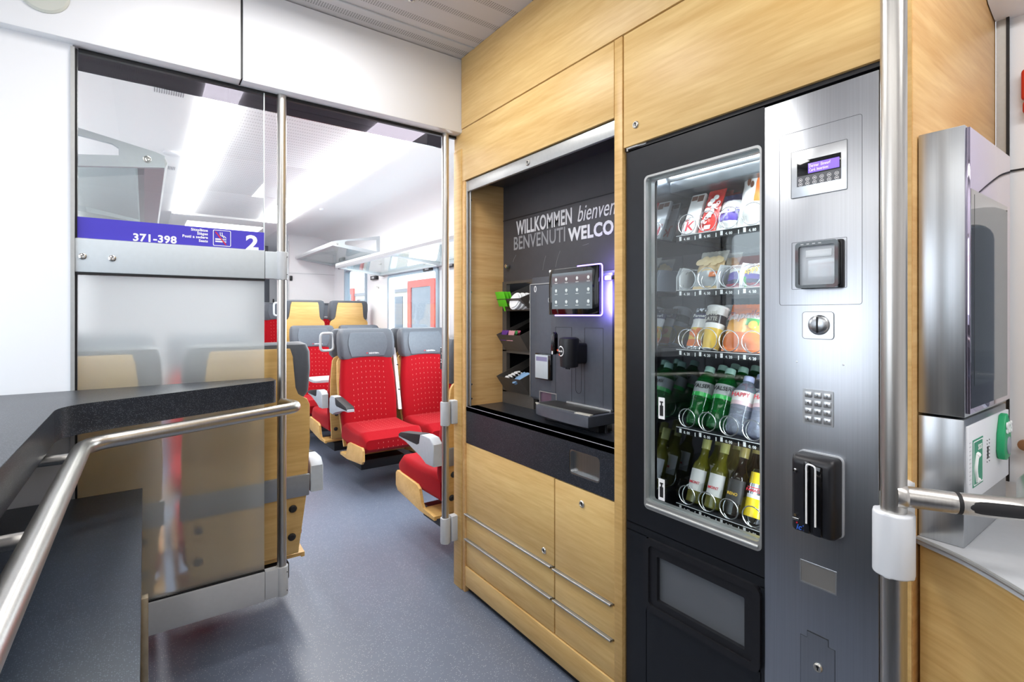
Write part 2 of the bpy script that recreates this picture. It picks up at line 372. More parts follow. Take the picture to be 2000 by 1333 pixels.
# partition between vestibule and saloon
YP = 2.10
b = B(); b.box(-.85, -.182, 2.085, 2.14, 0, 2.457); struct('wall_partition', b, WHITE)
b = B(); b.box(-.187, -.177, 2.078, 2.10, .2, 2.105); b.box(-.177, -.172, 2.09, 2.115, .3, 2.105, mi=1); struct('trim_5', b, [ALU, GASK])
b = B(); b.box(-.85, .280, 2.048, 2.12, 2.113, 2.455, .006); struct('trim_6', b, WHITE)
b = B(); b.box(.285, 1.198, 2.048, 2.12, 2.113, 2.455, .006); struct('trim_7', b, WHITE)
b = B(); b.box(-.85, 1.2, 2.052, 2.118, 2.12, 2.45); struct('trim_8', b, GASK)
b = B(); b.box(-.17, 1.19, 2.10, 2.116, 2.10, 2.112); struct('trim_9', b, GASK)
b = B(); b.box(-.469, 1.2, 2.268, 2.274, 2.104, 2.392); struct('window_3', b, SMOKE)
b = B(); b.box(-.47, XW, 2.12, 2.28, 2.392, 2.5); struct('wall_header', b, DARK)
# saloon shell
holes = [(2.35, 3.95, .86, 1.72), (4.30, 5.50, .86, 1.72), (6.22, 7.05, 1.12, 1.90)]
b = B(); wall_holes(b, XW, XW+.06, 2.12, 11, 0, 2.5, holes); struct('wall_right', b, WHITE2)
for i, h in enumerate(holes): window(4+i, XW, *h, 1, mat('window_surround_%d' % i, (168, 186, 200), .35), .05)
b = B(); wall_holes(b, -.53, -.47, 2.14, 11, 0, 2.5, [(2.6, 4.0, .86, 1.72), (4.4, 5.5, .86, 1.72)]); struct('wall_left', b, WHITE2)
window(7, -.53, 2.6, 4.0, .86, 1.72, -1); window(8, -.53, 4.4, 5.5, .86, 1.72, -1)
# ceiling: flat middle, coved sides
def cove(sgn, xw):
    pts = []
    for k in range(9):
        t = k/8*PI/2; pts.append((xw-sgn*(.34-.34*math.cos(t)) , 2.19+.2*math.sin(t)))
    pts.append((xw-sgn*.34, 2.5)); pts.append((xw+sgn*.0, 2.5)); return pts
b = B(); b.prism(cove(1, XW), 'y', 2.12, 11); struct('ceiling', b, CEILW)
b = B(); b.prism(cove(-1, -.47), 'y', 2.14, 11); struct('ceiling', b, CEILW)
b = B(); b.box(1.39, 1.92, 2.28, 11, 2.39, 2.44); struct('ceiling', b, CEILW)
b = B(); b.box(-.14, .234, 2.28, 11, 2.39, 2.44); struct('ceiling', b, CEILW)
b = B()
for y0, y1 in ((2.28, 2.95), (2.956, 4.1), (4.106, 5.3), (5.306, 6.6)): b.box(.40, 1.10, y0, y1, 2.392, 2.43, .002)
struct('ceiling', b, PERF2, origin=(.75, 2.28, 2.39))
b = B(); b.box(.234, 1.39, 6.6, 11, 2.37, 2.44, .004); struct('ceiling', b, CEILW)
for x0, x1, lab in ((.240, .398, 'long glowing ceiling light strip left of the perforated middle panel'), (1.105, 1.385, 'wide glowing ceiling light strip on the window side of the saloon')):
    t = thing('light_strip', lab, 'ceiling light', ((x0+x1)/2, 4.4, 2.39), 'saloon ceiling light strips')
    b = B(); b.box(x0, x1, 2.30, 6.59, 2.374, 2.404, .006); emit('diffuser', b, LIGHTM, t)
    b = B(); b.box(x0-.004, x1+.004, 2.29, 6.6, 2.404, 2.44); emit('channel', b, ALU, t)
for ((x, y), (w, l), _), lab in zip(LAMPS, ('wide ceiling light panel in front of the beam', 'long ceiling light strip above the high bar counter', 'long ceiling light strip near the wood fronts')):
    t = thing('ceiling_lamp', lab, 'ceiling light', (x, y, 2.44))
    b = B(); b.box(x-w/2, x+w/2, y-l/2, y+l/2, 2.437, 2.443, .002); emit('diffuser', b, VLIGHT, t)
    b = B(); b.ring(rr(x-w/2-.015, x+w/2+.015, y-l/2-.015, y+l/2+.015, .01), rr(x-w/2, x+w/2, y-l/2, y+l/2, .01), 'z', 2.43, 2.457); emit('frame', b, ALU, t)
t = thing('ceiling_lamp', 'added fill light panel brightening the far raised end of the saloon', 'ceiling light', (.8, 8.4, 2.36))  # extra lamp, added beyond the strips to whiten the far end
b = B(); b.box(.4, 1.2, 7.0, 9.0, 2.36, 2.372, .002); emit('diffuser', b, emit_mat('fill_diffuser_far', (255, 254, 252), 3), t)
# far end: wall on the window side, recess with a glazed door on the aisle side
b = B(); b.box(1.62, XW, 7.56, 7.62, .28, 2.5); struct('wall_end', b, WHITE2)
b = B(); b.box(1.62, XW, 7.552, 7.56, 1.855, 1.859); b.box(1.62, XW, 7.552, 7.56, 1.39, 1.394); b.box(1.615, 1.622, 7.55, 7.56, .28, 2.3); struct('trim_10', b, GREYR)
b = B(); b.box(-.47, XW, 9.6, 9.66, .28, 2.5); struct('wall_far', b, WHITE2)
b = B(); b.box(1.25, 2.0, 9.56, 9.60, .28, 2.30, .004); d = struct('door_1', b, GREYR)
b = B(); b.box(1.42, 1.74, 9.552, 9.56, .9, 2.05, .002); emit('window_pane', b, mat('door_glass_dark', (96, 100, 108), .1), d)
b = B(); b.box(1.79, 1.81, 9.53, 9.56, 1.25, 1.55, .004); emit('door_handle', b, BLKP, d)
b = B(); b.box(-.47, 1.62, 9.0, 9.1, 2.22, 2.39); struct('trim_11', b, mat('grey_header', (120, 122, 128), .5))

# ------------------------------------------------------------------ outside: the neighbouring train seen through the windows
XO = 5.0
CREAM = vary(mat('train_side_beige', (206, 200, 188), .5), (2, 2, 2), .06); TRED = mat('train_door_red', (226, 96, 84), .5); TGL = mat('train_window_dark', (128, 136, 146), .12)
t = thing('train', 'beige train with red framed doors standing beyond the saloon windows', 'train', (XO+1.2, 10, -1.0))
b = B(); b.loft([[Vector((XO+1.3+1.3*x, y, -.5+2.55*z)) for x, z in ((-1, 0), (1, 0), (1, .93), (.8, 1), (-.8, 1), (-1, .93))] for y in (2, 24)]); emit('car_body', b, CREAM, t)
for y in (5.0, 10.35, 15.5):
    b = B(); b.ring(rr(y-.68, y+.68, -.2, 2.06, .03), rr(y-.5, y+.5, -.1, 1.9, .03), 'x', XO-.05, XO-.002); d = emit('door', b, TRED, t)
    b = B(); b.box(XO-.03, XO-.01, y-.5, y+.5, -.1, 1.9); emit('door_pane', b, TGL, d)
for y0, y1 in ((6.0, 7.5), (7.8, 9.4), (11.4, 12.9), (13.2, 14.6), (2.3, 4.1)):
    b = B(); b.box(XO-.012, XO+.004, y0, y1, .75, 1.72, .004); emit('window', b, TGL, t)
b = B(); b.box(XO-.02, XO+.01, 2, 24, 1.82, 1.9); emit('stripe', b, mat('train_stripe', (150, 150, 155), .5), t)
t = thing('train', 'white train with red doors beyond the left vestibule window', 'train', (-3.6, 2, -1.0))
b = B(); b.box(-5.2, -2.8, -8, 12, -.5, 1.95, .15); emit('car_body', b, mat('train_side_white', (222, 222, 224), .4), t)
b = B(); b.box(-2.81, -2.79, -8, 12, 1.78, 1.9, .004); emit('stripe', b, TRED, t)
for y in (1.5, 4.6, -2.6):
    b = B(); b.ring(rr(y-.62, y+.62, -.3, 1.6, .03), rr(y-.45, y+.45, -.2, 1.5, .03), 'x', -2.79, -2.75); emit('door', b, TRED, t)
for y0, y1 in ((-1.6, .3), (2.6, 3.8)):
    b = B(); b.box(-2.802, -2.78, y0, y1, .7, 1.45, .004); emit('window', b, TGL, t)
t = thing('dark_backdrop', 'added grey backdrop outside the entrance door window, darkening its reflection', 'wall', (3.2, -1, -1))  # unseen backdrop, added so the door window reflects dark in the display
b = B(); b.box(3.2, 3.3, -6, .6, -1.0, 3.0); b.box(3.17, 3.2, -.9, -.6, -1, 2.6); b.box(3.17, 3.2, -.2, -.05, -1, 2.6); emit('wall', b, vary(mat('backdrop_grey', (92, 92, 100), .7), (.1, 5, .1), .5), t)
b = B(); b.box(-14, -.95, -12, 26, -1.1, -1.0); struct('floor', b, vary(mat('ballast', (150, 146, 142), .9), (6, 6, 6), .2))
b = B(); b.box(2.5, 16, -12, 26, -1.1, -1.0); struct('floor', b, vary(mat('ballast_b', (150, 146, 142), .9), (6, 6, 6), .2))
#SPLIT
# ------------------------------------------------------------------ glass partition, poles, handrail, counters
t = thing('glass_partition', 'glass partition with a blue seat number strip and a frosted lower pane', 'partition', (.09, YP, .2))
GX0, GX1 = -.172, .364
b = B(); b.box(GX0, GX1, YP-.004, YP+.004, 1.40, 2.105); emit('upper_pane', b, CLEAR, t, 'clear glass pane above the grey rail')
b = B(); b.box(GX1-.002, GX1+.001, YP-.0045, YP+.0045, 1.51, 2.105); emit('pane_edge', b, mat('glass_edge', (225, 236, 236), .2), t)
b = B(); b.box(GX0, GX1, YP-.004, YP+.004, .30, 1.405); b.bm.faces.ensure_lookup_table()
for f_ in b.bm.faces: f_.material_index = 0 if f_.calc_center_median().y < YP-.0035 else 1
emit('lower_pane', b, [FROST, CLEAR], t, 'frosted glass pane below the grey rail')
b = B(); b.box(GX0-.006, GX1, YP-.016, YP+.016, 1.405, 1.512, .004); b.box(GX1+.001, .412, YP-.013, YP+.013, 1.407, 1.510, .003); mr = emit('middle_rail', b, GREYP, t, 'wide pale grey aluminium rail')
for u, v in ((161, 501), (219, 505)):
    p = P(u, v, Y=YP-.016); b = B(); b.lathe([(.010, 0), (.010, .002), (.007, .004), (.003, .004), (.002, .002)], p, (0, -1, 0)); emit('screw', b, CHROME, mr)
b = B(); b.box(GX0, GX1, YP-.018, YP+.018, 1.398, 1.405); b.box(GX0, GX1, YP-.012, YP+.012, .308, .316); emit('gasket', b, GASK, t)
b = B(); b.box(-.182, GX1, YP-.02, YP+.02, .200, .31, .004); b.box(GX1+.001, .412, YP-.016, YP+.016, .202, .308, .003); emit('bottom_rail', b, GREYR, t, 'pale grey bottom rail just above the floor')
z0, z1 = 1.514, 1.580
b = B(); b.box(GX0, GX1-.001, YP-.0062, YP-.0042, z0, z1); sg = emit('seat_number_strip', b, BLUE, t, 'blue strip with white seat numbers and a no smoking symbol')
FY = YP-.0064
def ft(b, s, size, u, v, **k): p = P(u, v, Y=FY); return b.text(s, size, (p.x, FY, p.z), (1, 0, 0), (0, 0, 1), .0006, **k)
b = B(); ft(b, '371-398', .034, 259, 470, bold=.05, sx=1.02)
ft(b, '2', .074, 480, 487, bold=.055, sx=1.15)
for i, s in enumerate(('Sitzplätze', 'Sièges', 'Posti a sedere', 'Seats')):
    p = P(406, 0, Y=FY); b.text(s, .0125, (p.x, FY, 1.5655-i*.0125), (1, 0, 0), (0, 0, 1), .0006, bold=.05, align='RIGHT')
emit('lettering', b, WHT, sg)
a0 = P(416, 0, Y=FY).x; a1 = P(451, 0, Y=FY).x
b = B(); b.ring(rr(a0, a1, 1.518, 1.575, .004), rr(a0+.002, a1-.002, 1.520, 1.573, .003), 'y', FY-.0006, FY)
for z in (1.5315, 1.5395):
    b.box(a0+.007, a0+.030, FY-.0006, FY, z, z+.005); b.box(a0+.032, a0+.036, FY-.0006, FY, z, z+.005); b.box(a0+.038, a0+.041, FY-.0006, FY, z, z+.005)
for dx in (0, .006): b.tube([(a0+.022+dx, FY-.0008, 1.567), (a0+.023+dx, FY-.0008, 1.556), (a0+.030+dx, FY-.0008, 1.553), (a0+.035+dx, FY-.0008, 1.547)], .0013, 6)
emit('no_smoking_symbol', b, WHT, sg)
b = B(); b.raw([(a0+.006, FY-.0012, 1.567), (a0+.009, FY-.0012, 1.569), (a0+.042, FY-.0012, 1.524), (a0+.039, FY-.0012, 1.522)], [(0, 1, 2, 3)]); emit('red_bar', b, REDS, sg)

t = thing('grab_pole', 'thin steel grab pole at the free edge of the glass partition', 'pole', (.4255, YP, .2), 'doorway grab poles')
b = B(); b.cyl((.4255, YP, .2), (.4255, YP, 2.114), .0165, 24); emit('pole', b, TUBE, t)
for z0_, z1_ in ((1.405, 1.512), (.200, .31)):
    b = B(); b.prism(rr(.405, .4475, YP-.022, YP+.022, .018, 8), 'z', z0_, z1_, .003)
    c = emit('clamp', b, GREYR, t)
    for z in (z0_+.02, z1_-.02):
        b = B(); b.cyl((.441, YP-.0225, z), (.441, YP-.020, z), .0018, 8); emit('screw', b, RUB, c)
t = thing('grab_pole', 'thin steel grab pole clamped to the end of the wood cabinet', 'pole', (1.132, YP, .21), 'doorway grab poles')
b = B(); b.cyl((1.132, YP, .21), (1.132, YP, 2.114), .0165, 24); emit('pole', b, TUBE, t)
for z0_, z1_ in ((.758, .868), (.212, .33)):
    b = B(); b.prism(rr(1.110, 1.154, YP-.022, YP+.022, .018, 8), 'z', z0_, z1_, .004); b.box(1.156, 1.2, YP-.02, YP+.02, z0_+.004, z1_+.004, .006)
    emit('clamp', b, GREYR, t)

XP = P(1749, 0, X=1.07)
pole_c = Vector((1.07, .335, 0))
t = thing('grab_pole', 'thick steel grab pole in front of the wood edge at right, running to the floor', 'pole', (pole_c.x, pole_c.y, 0))
b = B(); b.cyl((pole_c.x, pole_c.y, 0), (pole_c.x, pole_c.y, 2.455), .0195, 32); emit('pole', b, TUBE, t)
b = B(); b.prism(rr(pole_c.x-.030, pole_c.x+.030, pole_c.y-.030, pole_c.y+.030, .026, 8), 'z', .815, .925, .004, 3)
b.box(pole_c.x+.02, 1.2, pole_c.y+.004, pole_c.y+.03, .835, .955, .008, 3); emit('clamp', b, vary(mat('white_clamp', (226, 228, 232), .35), (40, 40, 40), .01), t, 'white bracket fixing the pole to the cabinet')

# grab rail with a dark grip at the far right
zr = .955
t = thing('grab_rail', 'short bent steel grab rail with a dark grip at right', 'handrail', (1.15, .2, zr))
pth = fillet([(1.072, .318, zr), (1.100, .262, zr), (1.158, .176, zr), (1.33, .205, zr), (1.798, .205, zr)], .045, 10)
b = B(); b.tube(pth, .0178, 20); b.lathe([(.021, 0), (.021, .012), (.0165, .018)], (1.066, .330, zr), Vector((.45, -.9, 0)), 20); rl = emit('rail', b, CHROME if False else TUBE, t)
b = B(); pA = Vector((1.100, .262, zr)); dA = Vector((.058, -.086, 0)).normalized(); b.cyl(pA+dA*.004, pA+dA*.010, .0182, 20); emit('ring', b, RUB, rl)
b = B(); c0 = pA+dA*.018; nrm = Vector((-dA.y, dA.x, 0)); nrm = nrm if nrm.x < 0 else -nrm
secs = []
for k in range(13):
    s = k/12; w = .0105*math.sqrt(max(0.02, 1-abs(2*s-1)**5)); c = c0+dA*(.085*s)
    secs.append([c+nrm*(.0167*math.cos(a))+Vector((0, 0, .0172*math.sin(a))) for a in [(-1+2*j/6)*w/.0165 for j in range(7)]]+[c+nrm*(.0180*math.cos(a))+Vector((0, 0, .0180*math.sin(a))) for a in [(1-2*j/6)*w/.0165 for j in range(7)]])
b.loft(secs); emit('grip', b, RUB, t, 'dark rubber grip inlay')

# left: high bar counter, handrail around it, low desk cabinet
t = thing('bar_counter', 'dark speckled high bar counter running along the window and the glass', 'counter', (-.4, 1.2, .955))
cp = [(-.848, -1.0), (-.18, -1.0)]+[tuple(v[:2]) for v in fillet([(-.18, 1.2, 0), (-.18, 1.735, 0), (.1, 1.855, 0)], .12, 8)[1:-1]]+[tuple(v[:2]) for v in fillet([(.1, 1.855, 0), (.385, 1.977, 0), (.385, 2.078, 0)], .035, 8)[1:-1]]+[(.385, 2.078), (-.848, 2.078)]
b = B(); b.prism(cp, 'z', .957, 1.036, .003); emit('worktop', b, COUNT, t)
zr = .935
t = thing('handrail', 'long bent steel handrail below the edge of the high bar counter', 'handrail', (-.13, 1.2, zr))
pth = fillet([(-.130, -.9, zr), (-.130, 1.2, zr), (-.128, 1.705, zr), (.462, 1.965, zr), (.4255, 2.083, zr)], .10, 10)
b = B(); b.tube(pth, .0195, 24); emit('rail', b, TUBE, t)
for y, L_ in ((1.60, -.848), (1.06, -.848), (.3, -.848)):
    b = B(); b.cyl((-.14, y, zr-.006), (L_, y, zr-.006), .012, 16); b.lathe([(.028, 0), (.028, .006), (.02, .01)], (L_, y, zr-.006), (1, 0, 0), 20); emit('support_rod', b, TUBE, t)
t = thing('low_cabinet', 'low dark speckled cabinet top below the handrail at lower left', 'cabinet', (-.42, .6, 0))
b = B(); b.box(-.848, -.006, -1.0, 2.076, .672, .700, .002); emit('top_panel', b, DESK, t)
b = B(); b.box(-.846, -.022, -1.0, 2.07, .0, .672); emit('body', b, BLK, t)
b = B(); b.box(-.022, -.010, 1.0, 1.52, .02, .62, .002); b.box(-.010, .007, 1.495, 1.52, .02, .595, .002); sp = emit('side_plate', b, vary(mat('worn_brass_steel', (168, 156, 134), .35, .9), (40, 40, 40), .1), t, 'thin metal plate with screws on the aisle side')
for y, z in ((1.515, .61), (1.50, .47), (1.30, .40), (1.32, .33), (1.16, .25)):
    b = B(); b.lathe([(.007, 0), (.007, .002), (.004, .004)], (-.010, y, z), (1, 0, 0), 14); emit('screw', b, CHROME, sp)

# round lamp on the white beam at upper left
t = thing('wall_speaker', 'round pale disc on the white beam at top left', 'speaker', (-.245, 2.048, 2.232))
b = B(); b.lathe([(.060, 0), (.060, .004), (.054, .009), (.0, .010)], (-.245, 2.048, 2.232), (0, -1, 0), 40); emit('cover', b, mat('pale_olive_plastic', (206, 208, 200), .4), t)

# ------------------------------------------------------------------ wood cabinets
XC = 1.2
LOCKM = mat('lock_nickel', (206, 204, 198), .3, .85)
def lock(b_parent, u=None, v=None, X=XC, yz=None, r=.012):
    y, z = yz if yz else YZ(u, v, X)
    b = B(); b.lathe([(r, 0), (r, .0025), (r*.8, .005), (r*.62, .005), (r*.55, .003), (0, .003)], (X, y, z), (-1, 0, 0), 28); l = emit('lock', b, LOCKM, b_parent)
    b = B(); b.box(X-.0042, X-.003, y-.0012, y+.0012, z-.005, z+.005); b.lathe([(.003, 0), (.003, .0012)], (X-.003, y, z+.003), (-1, 0, 0), 10); emit('keyhole', b, BLKP, l); return l
YA, YB = 1.106, 2.020      # coffee niche opening
ZCT = .852
t = thing('oak_cabinet', 'tall oak cabinet with a coffee niche, doors and drawers', 'cabinet', (1.5, 1.6, 0))
b = B(); b.box(1.186, 1.80, 2.046, 2.117, .0, 2.04, .002); b.box(1.201, 1.80, 2.046, 2.117, 2.04, 2.117); emit('side_panel', b, WZ, t)
b = B(); b.box(1.190, 1.80, YB, 2.043, .0, 1.886, .001); emit('side_panel', b, WX, t, 'inner oak side of the coffee niche')
b = B(); b.box(1.188, 1.80, 1.070, 1.1025, 0, 2.127, .001); emit('side_panel', b, WZ, t, 'narrow oak upright between niche and vending machine')
b = B(); b.box(1.19, 1.205, 1.106, 2.118, 1.888, 2.127, .001); d = emit('upper_door', b, WY, t)
b = B(); b.box(1.22, 1.80, 1.106, 2.04, 1.90, 2.12); emit('carcass', b, DARK, t)
b = B(); b.box(1.24, 1.80, 1.106, YB, .05, .68); emit('carcass', b, DARK, t)
def front(name, ya, yb, za, zb): b = B(); b.box(1.197, 1.215, ya, yb, za, zb, .0015); return emit(name, b, WY, t)
YG = 1.399
D1 = front('door', YG+.003, YB-.001, .362, .683); D2 = front('door', YA+.002, YG-.003, .360, .681)
Dr = [front('drawer', YG+.003, YB-.001, .248, .352), front('drawer', YG+.003, YB-.001, .122, .238), front('drawer', YA+.002, YG-.003, .248, .350), front('drawer', YA+.002, YG-.003, .122, .238)]
b = B(); b.box(1.192, 1.21, YA+.002, YB+.02, .03, .118, .001); emit('plinth', b, WY, t)
b = B(); b.box(1.21, 1.7, YA+.002, YB+.02, .0, .03, .001); emit('plinth_recess', b, BLK, t)
b = B(); b.box(1.212, 1.23, YA, YB, .05, .684); emit('shadow_gap', b, GASK, t)
for dr, z, ya, yb in ((Dr[0], .355, YG+.012, YB), (Dr[1], .241, YG+.012, YB), (Dr[2], .353, YA+.012, YG), (Dr[3], .241, YA+.012, YG)):
    b = B(); b.box(1.186, 1.21, ya, yb, z, z+.006, .001); b.cyl((1.188, ya, z+.003), (1.188, yb, z+.003), .004, 10); emit('handle', b, ALU, dr)
lock(D1, 1063, 1076, 1.197); lock(D2, 1137, 985, 1.197)
# roller shutter rail above the niche and upright rail at its left
b = B(); b.box(1.198, 1.212, YA, YB, 1.836, 1.884, .002); sh = emit('shutter_rail', b, ALU, t, 'aluminium rail above the coffee niche'); lock(sh, 1031, 318, 1.198)
b = B(); b.box(1.196, 1.206, YB-.008, YB+.004, ZCT, 1.884, .002); b.box(1.206, 1.212, YB-.022, YB-.012, ZCT, 1.84, .002); emit('upright_rail', b, ALU, t)
b = B(); b.box(1.197, 1.206, YA-.002, YA+.004, ZCT, 1.884, .001); emit('upright_rail', b, ALU, t)
# niche lining
b = B(); b.box(1.405, 1.42, YA, YB, 1.43, 1.90); b.box(1.21, 1.42, YA, YB, 1.886, 1.90); b.box(1.21, 1.42, YA-.002, YA+.002, ZCT, 1.886); bl = emit('niche_lining', b, DARK, t, 'dark grey back board of the niche with white chalk lettering')
b = B(); b.box(1.402, 1.405, YA, YB, 1.722, 1.725); emit('board_seam', b, BLKP, bl)
for y, z in ((1.935, 1.83), (1.90, 1.40)): pass
b = B()
XT = 1.4048
def tx(s, u, v, h, **k):
    p = P(u, v, X=XT); b.text(s, h/.70, (XT, p.y, p.z), (0, -1, 0), (0, 0, 1), .0012, **k)
def fit(s, u0, u1, v, h, bold, shear=0., mi=0):
    """one word stretched between two upright lines of the board"""
    y0 = P(u0, v, X=XT).y; y1 = P(u1, v, X=XT).y
    c = bpy.data.curves.new('t', 'FONT'); c.body = s; c.size = h/.70; c.offset = bold*h*.88; c.space_character = 1.0+bold*1.2; ob = bpy.data.objects.new('t', c); me = bpy.data.meshes.new_from_object(ob)
    w = max(q.co.x for q in me.vertices)-min(q.co.x for q in me.vertices); bpy.data.objects.remove(ob); bpy.data.curves.remove(c); bpy.data.meshes.remove(me)
    z = P(u0, v, X=XT).z; b.text(s, h/.70, (XT, y0, z), (0, -1, 0), (0, 0, 1), .0012, bold=bold, sx=abs(y0-y1)/w, shear=shear, mi=mi)
fit('WILLKOMMEN', 1009, 1118, 459, .062, .035)
emit('chalk_lettering', b, CHALK, bl)
b = B(); fit('BENVENUTI', 1003, 1103, 489, .060, .02, mi=0); emit('chalk_lettering', b, CHALK2, bl)
b = B(); p = P(1111, 471, X=XT); b.text('WELCOM', .050/.70, (XT, p.y, p.z), (0, -1, 0), (0, 0, 1), .0012, bold=.06, sx=.93); emit('chalk_lettering', b, CHALK, bl)
b = B(); p = P(1127, 434, X=XT); b.text('bienven', .092, (XT, p.y, p.z), (0, -1, 0), (0, 0, 1), .0012, bold=.0, sx=.72, shear=.30); emit('chalk_lettering', b, CHALK, bl)
b = B()
for u0, v0, u1, v1 in ((1060, 528, 1066, 500), (1085, 522, 1094, 490), (1002, 512, 1008, 498), (1138, 480, 1150, 476)):
    a = P(u0, v0, X=XT); c = P(u1, v1, X=XT); b.tube([a, (a+c)/2+Vector((0, .003, 0)), c], .0007, 5)
emit('chalk_strokes', b, CHALK2, bl)
b = B(); y, z = YZ(988, 521, 1.40); b.lathe([(.011, 0), (.011, .012), (.008, .016), (0, .016)], (1.40, y-.02, z), (-1, 0, 0), 20); emit('knob', b, CHROME, t)
b = B()
for u, v in ((920, 391), (920, 571), (921, 751), (921, 779)):
    p = P(u, v, Y=YB); b.lathe([(.004, 0), (.004, .002), (0, .003)], (p.x, YB, p.z), (0, -1, 0), 12)
emit('panel_screw', b, CHROME, t)
b = B(); b.box(1.225, 1.25, 1.55, 1.62, 1.872, 1.886, .002); emit('ceiling_clip', b, mat('clip_grey', (120, 118, 135), .4), t)

t = thing('worktop', 'black speckled worktop under the coffee machine with a deep front edge', 'worktop', (1.3, 1.56, .684))
# front band with a rounded cut-out
ya, za = YZ(1173, 951.5); yb, zb = YZ(1113, 875)
c0, c1, c2, c3 = ya, yb, P(1143, 950, X=XC).z-.002, P(1143, 890, X=XC).z+.004
zc0, zc1 = .722, .806
inner = rr(ya, yb, zc0, zc1, .014, 5); n = 5
outer = []
for k, (sy, sz) in enumerate(((YB+.001+.022, ZCT), (YA, ZCT), (YA, .685), (YB+.023, .685))): pass
O = [(YB+.023, ZCT), (YA, ZCT), (YA, .685), (YB+.023, .685)]
cr = [0]*4
# the ring pairs 24 inner points with 24 outer points: six per corner, on the matching corner of the band
ord_ = [(YB+.023, ZCT), (YA, ZCT), (YA, .685), (YB+.023, .685)]
outer = [ord_[k] for k in range(4) for _ in range(6)]
outer = [(p[0]+1e-5*(i % 6), p[1]) for i, p in enumerate(outer)]
b = B(); b.ring(outer, inner, 'x', XC-.004, XC+.016); b.box(XC+.016, 1.76, YA, YB-.001, ZCT-.028, ZCT); b.box(XC-.004, XC+.05, YA, YB-.001, ZCT-.02, ZCT); emit('slab', b, COUNT, t)
b = B(); b.ring(rr(ya-.001, yb+.001, zc0-.001, zc1+.001, .015), rr(ya+.005, yb-.005, zc0+.005, zc1-.005, .011), 'x', XC-.002, XC+.018); b.box(XC+.012, XC+.016, ya, yb, zc0, zc1); emit('steel_flap', b, steel('flap_steel', (176, 178, 180), .3, 'z'), t, 'rounded steel flap set in the front edge')
b = B(); b.cyl((XC-.003, YA, ZCT-.001), (XC-.003, YB+.02, ZCT-.001), .0014, 8); emit('edge_line', b, mat('pale_edge', (150, 150, 156), .4), t)

t = thing('oak_surround', 'oak surround of the vending machine with a door above and an end panel', 'cabinet', (1.5, .7, 0))
b = B(); b.box(1.19, 1.205, .388, 1.066, 1.782, 2.127, .001); d = emit('upper_door', b, WY, t); lock(d, 1242, 244, 1.19, r=.011)
b = B(); b.box(1.186, 1.80, .340, .385, 0, 2.127, .002); emit('end_panel', b, [WX], t, 'oak end panel facing the entrance door')
b = B(); b.box(1.184, 1.188, .342, .384, 0, 2.127); emit('edge_strip', b, WZ, t)
b = B(); b.box(1.23, 1.80, .39, 1.066, 1.80, 2.12); emit('carcass', b, DARK, t)
b = B(); b.box(1.20, 1.235, .386, 1.069, 1.772, 1.786); b.box(1.205, 1.235, .386, .3925, 0, 1.78); emit('gap_frame', b, BLKP, t)
t = thing('fascia_panel', 'long oak fascia panel below the ceiling', 'panel', (1.5, 1.2, 2.13))
b = B(); b.box(1.186, 1.22, .34, 2.046, 2.130, 2.456, .001); b.box(1.22, 1.80, .34, .36, 2.13, 2.456); emit('panel', b, [WY], t)

# ------------------------------------------------------------------ right edge: ledge, steel information box, alarm
t = thing('oak_ledge_unit', 'low oak unit with a curved pale grey ledge at lower right', 'cabinet', (1.45, 0, 0))
fc = [Vector((1.20, .339, 0)), Vector((1.163, .263, 0)), Vector((1.092, .174, 0)), Vector((1.0, .085, 0)), Vector((.93, -.06, 0)), Vector((.92, -.6, 0))]
fcs = []
for i in range(len(fc)-1):
    for k in range(4):
        p0, p1, p2, p3 = fc[max(i-1, 0)], fc[i], fc[i+1], fc[min(i+2, len(fc)-1)]; s = k/4
        fcs.append(.5*((2*p1)+(p2-p0)*s+(2*p0-5*p1+4*p2-p3)*s*s+(3*p1-p0-3*p2+p3)*s**3))
fcs.append(fc[-1]); pol = [tuple(v[:2]) for v in fcs]+[(1.79, -.6), (1.79, .339)]
b = B(); b.prism(pol, 'z', .832, .846, .001); emit('ledge', b, LEDGE, t)
ctr = Vector((1.6, -.1, 0)); pin = [tuple((Vector((p[0], p[1], 0))+(ctr-Vector((p[0], p[1], 0))).normalized()*.006)[:2]) for p in pol]
b = B(); b.prism(pin, 'z', .0, .832); emit('body', b, WH, t)
b = B(); b.tube([Vector((p[0], p[1], .843)) for p in pol[:len(fcs)]], .0042, 8); emit('edge_trim', b, ALU, t)

t = thing('information_box', 'tall brushed steel information box with a dark glass display', 'cabinet', (1.36, .3, .846))
bx0, bx1, by0, by1 = 1.206, 1.515, .269, .338
b = B(); b.box(bx0, bx1, by0, by1, 1.083, 1.616, .002); emit('upper_case', b, STEELV, t)
b = B(); b.box(bx0, bx1, by0+.001, by1, .846, 1.079, .002); emit('lower_case', b, STEELV, t)
b = B(); b.box(bx0+.006, bx1-.002, by0-.006, by0, 1.09, 1.612, .001); emit('display_glass', b, LILAC, t)
b = B(); b.box(bx0+.008, bx1-.03, by0-.0066, by0-.006, 1.10, 1.50); emit('screen', b, mat('screen_black', (18, 18, 24), .03, spec=.9, coat=1), t)
b = B(); b.box(bx0+.03, bx1-.045, by0-.0070, by0-.0066, 1.14, 1.492); emit('screen_area', b, mat('screen_off', (58, 66, 66), .03, spec=.9, coat=1), t)
pf_ = by0-.003
b = B(); b.box(bx0+.010, bx1+.002, pf_, by0+.002, .925, 1.066, .001); wp = emit('white_panel', b, WHITE, t, 'white panel with the emergency telephone sign')
b = B(); b.box(1.240, 1.308, pf_-.0008, pf_, .950, 1.038); s_ = emit('telephone_sign', b, GREENS, wp)
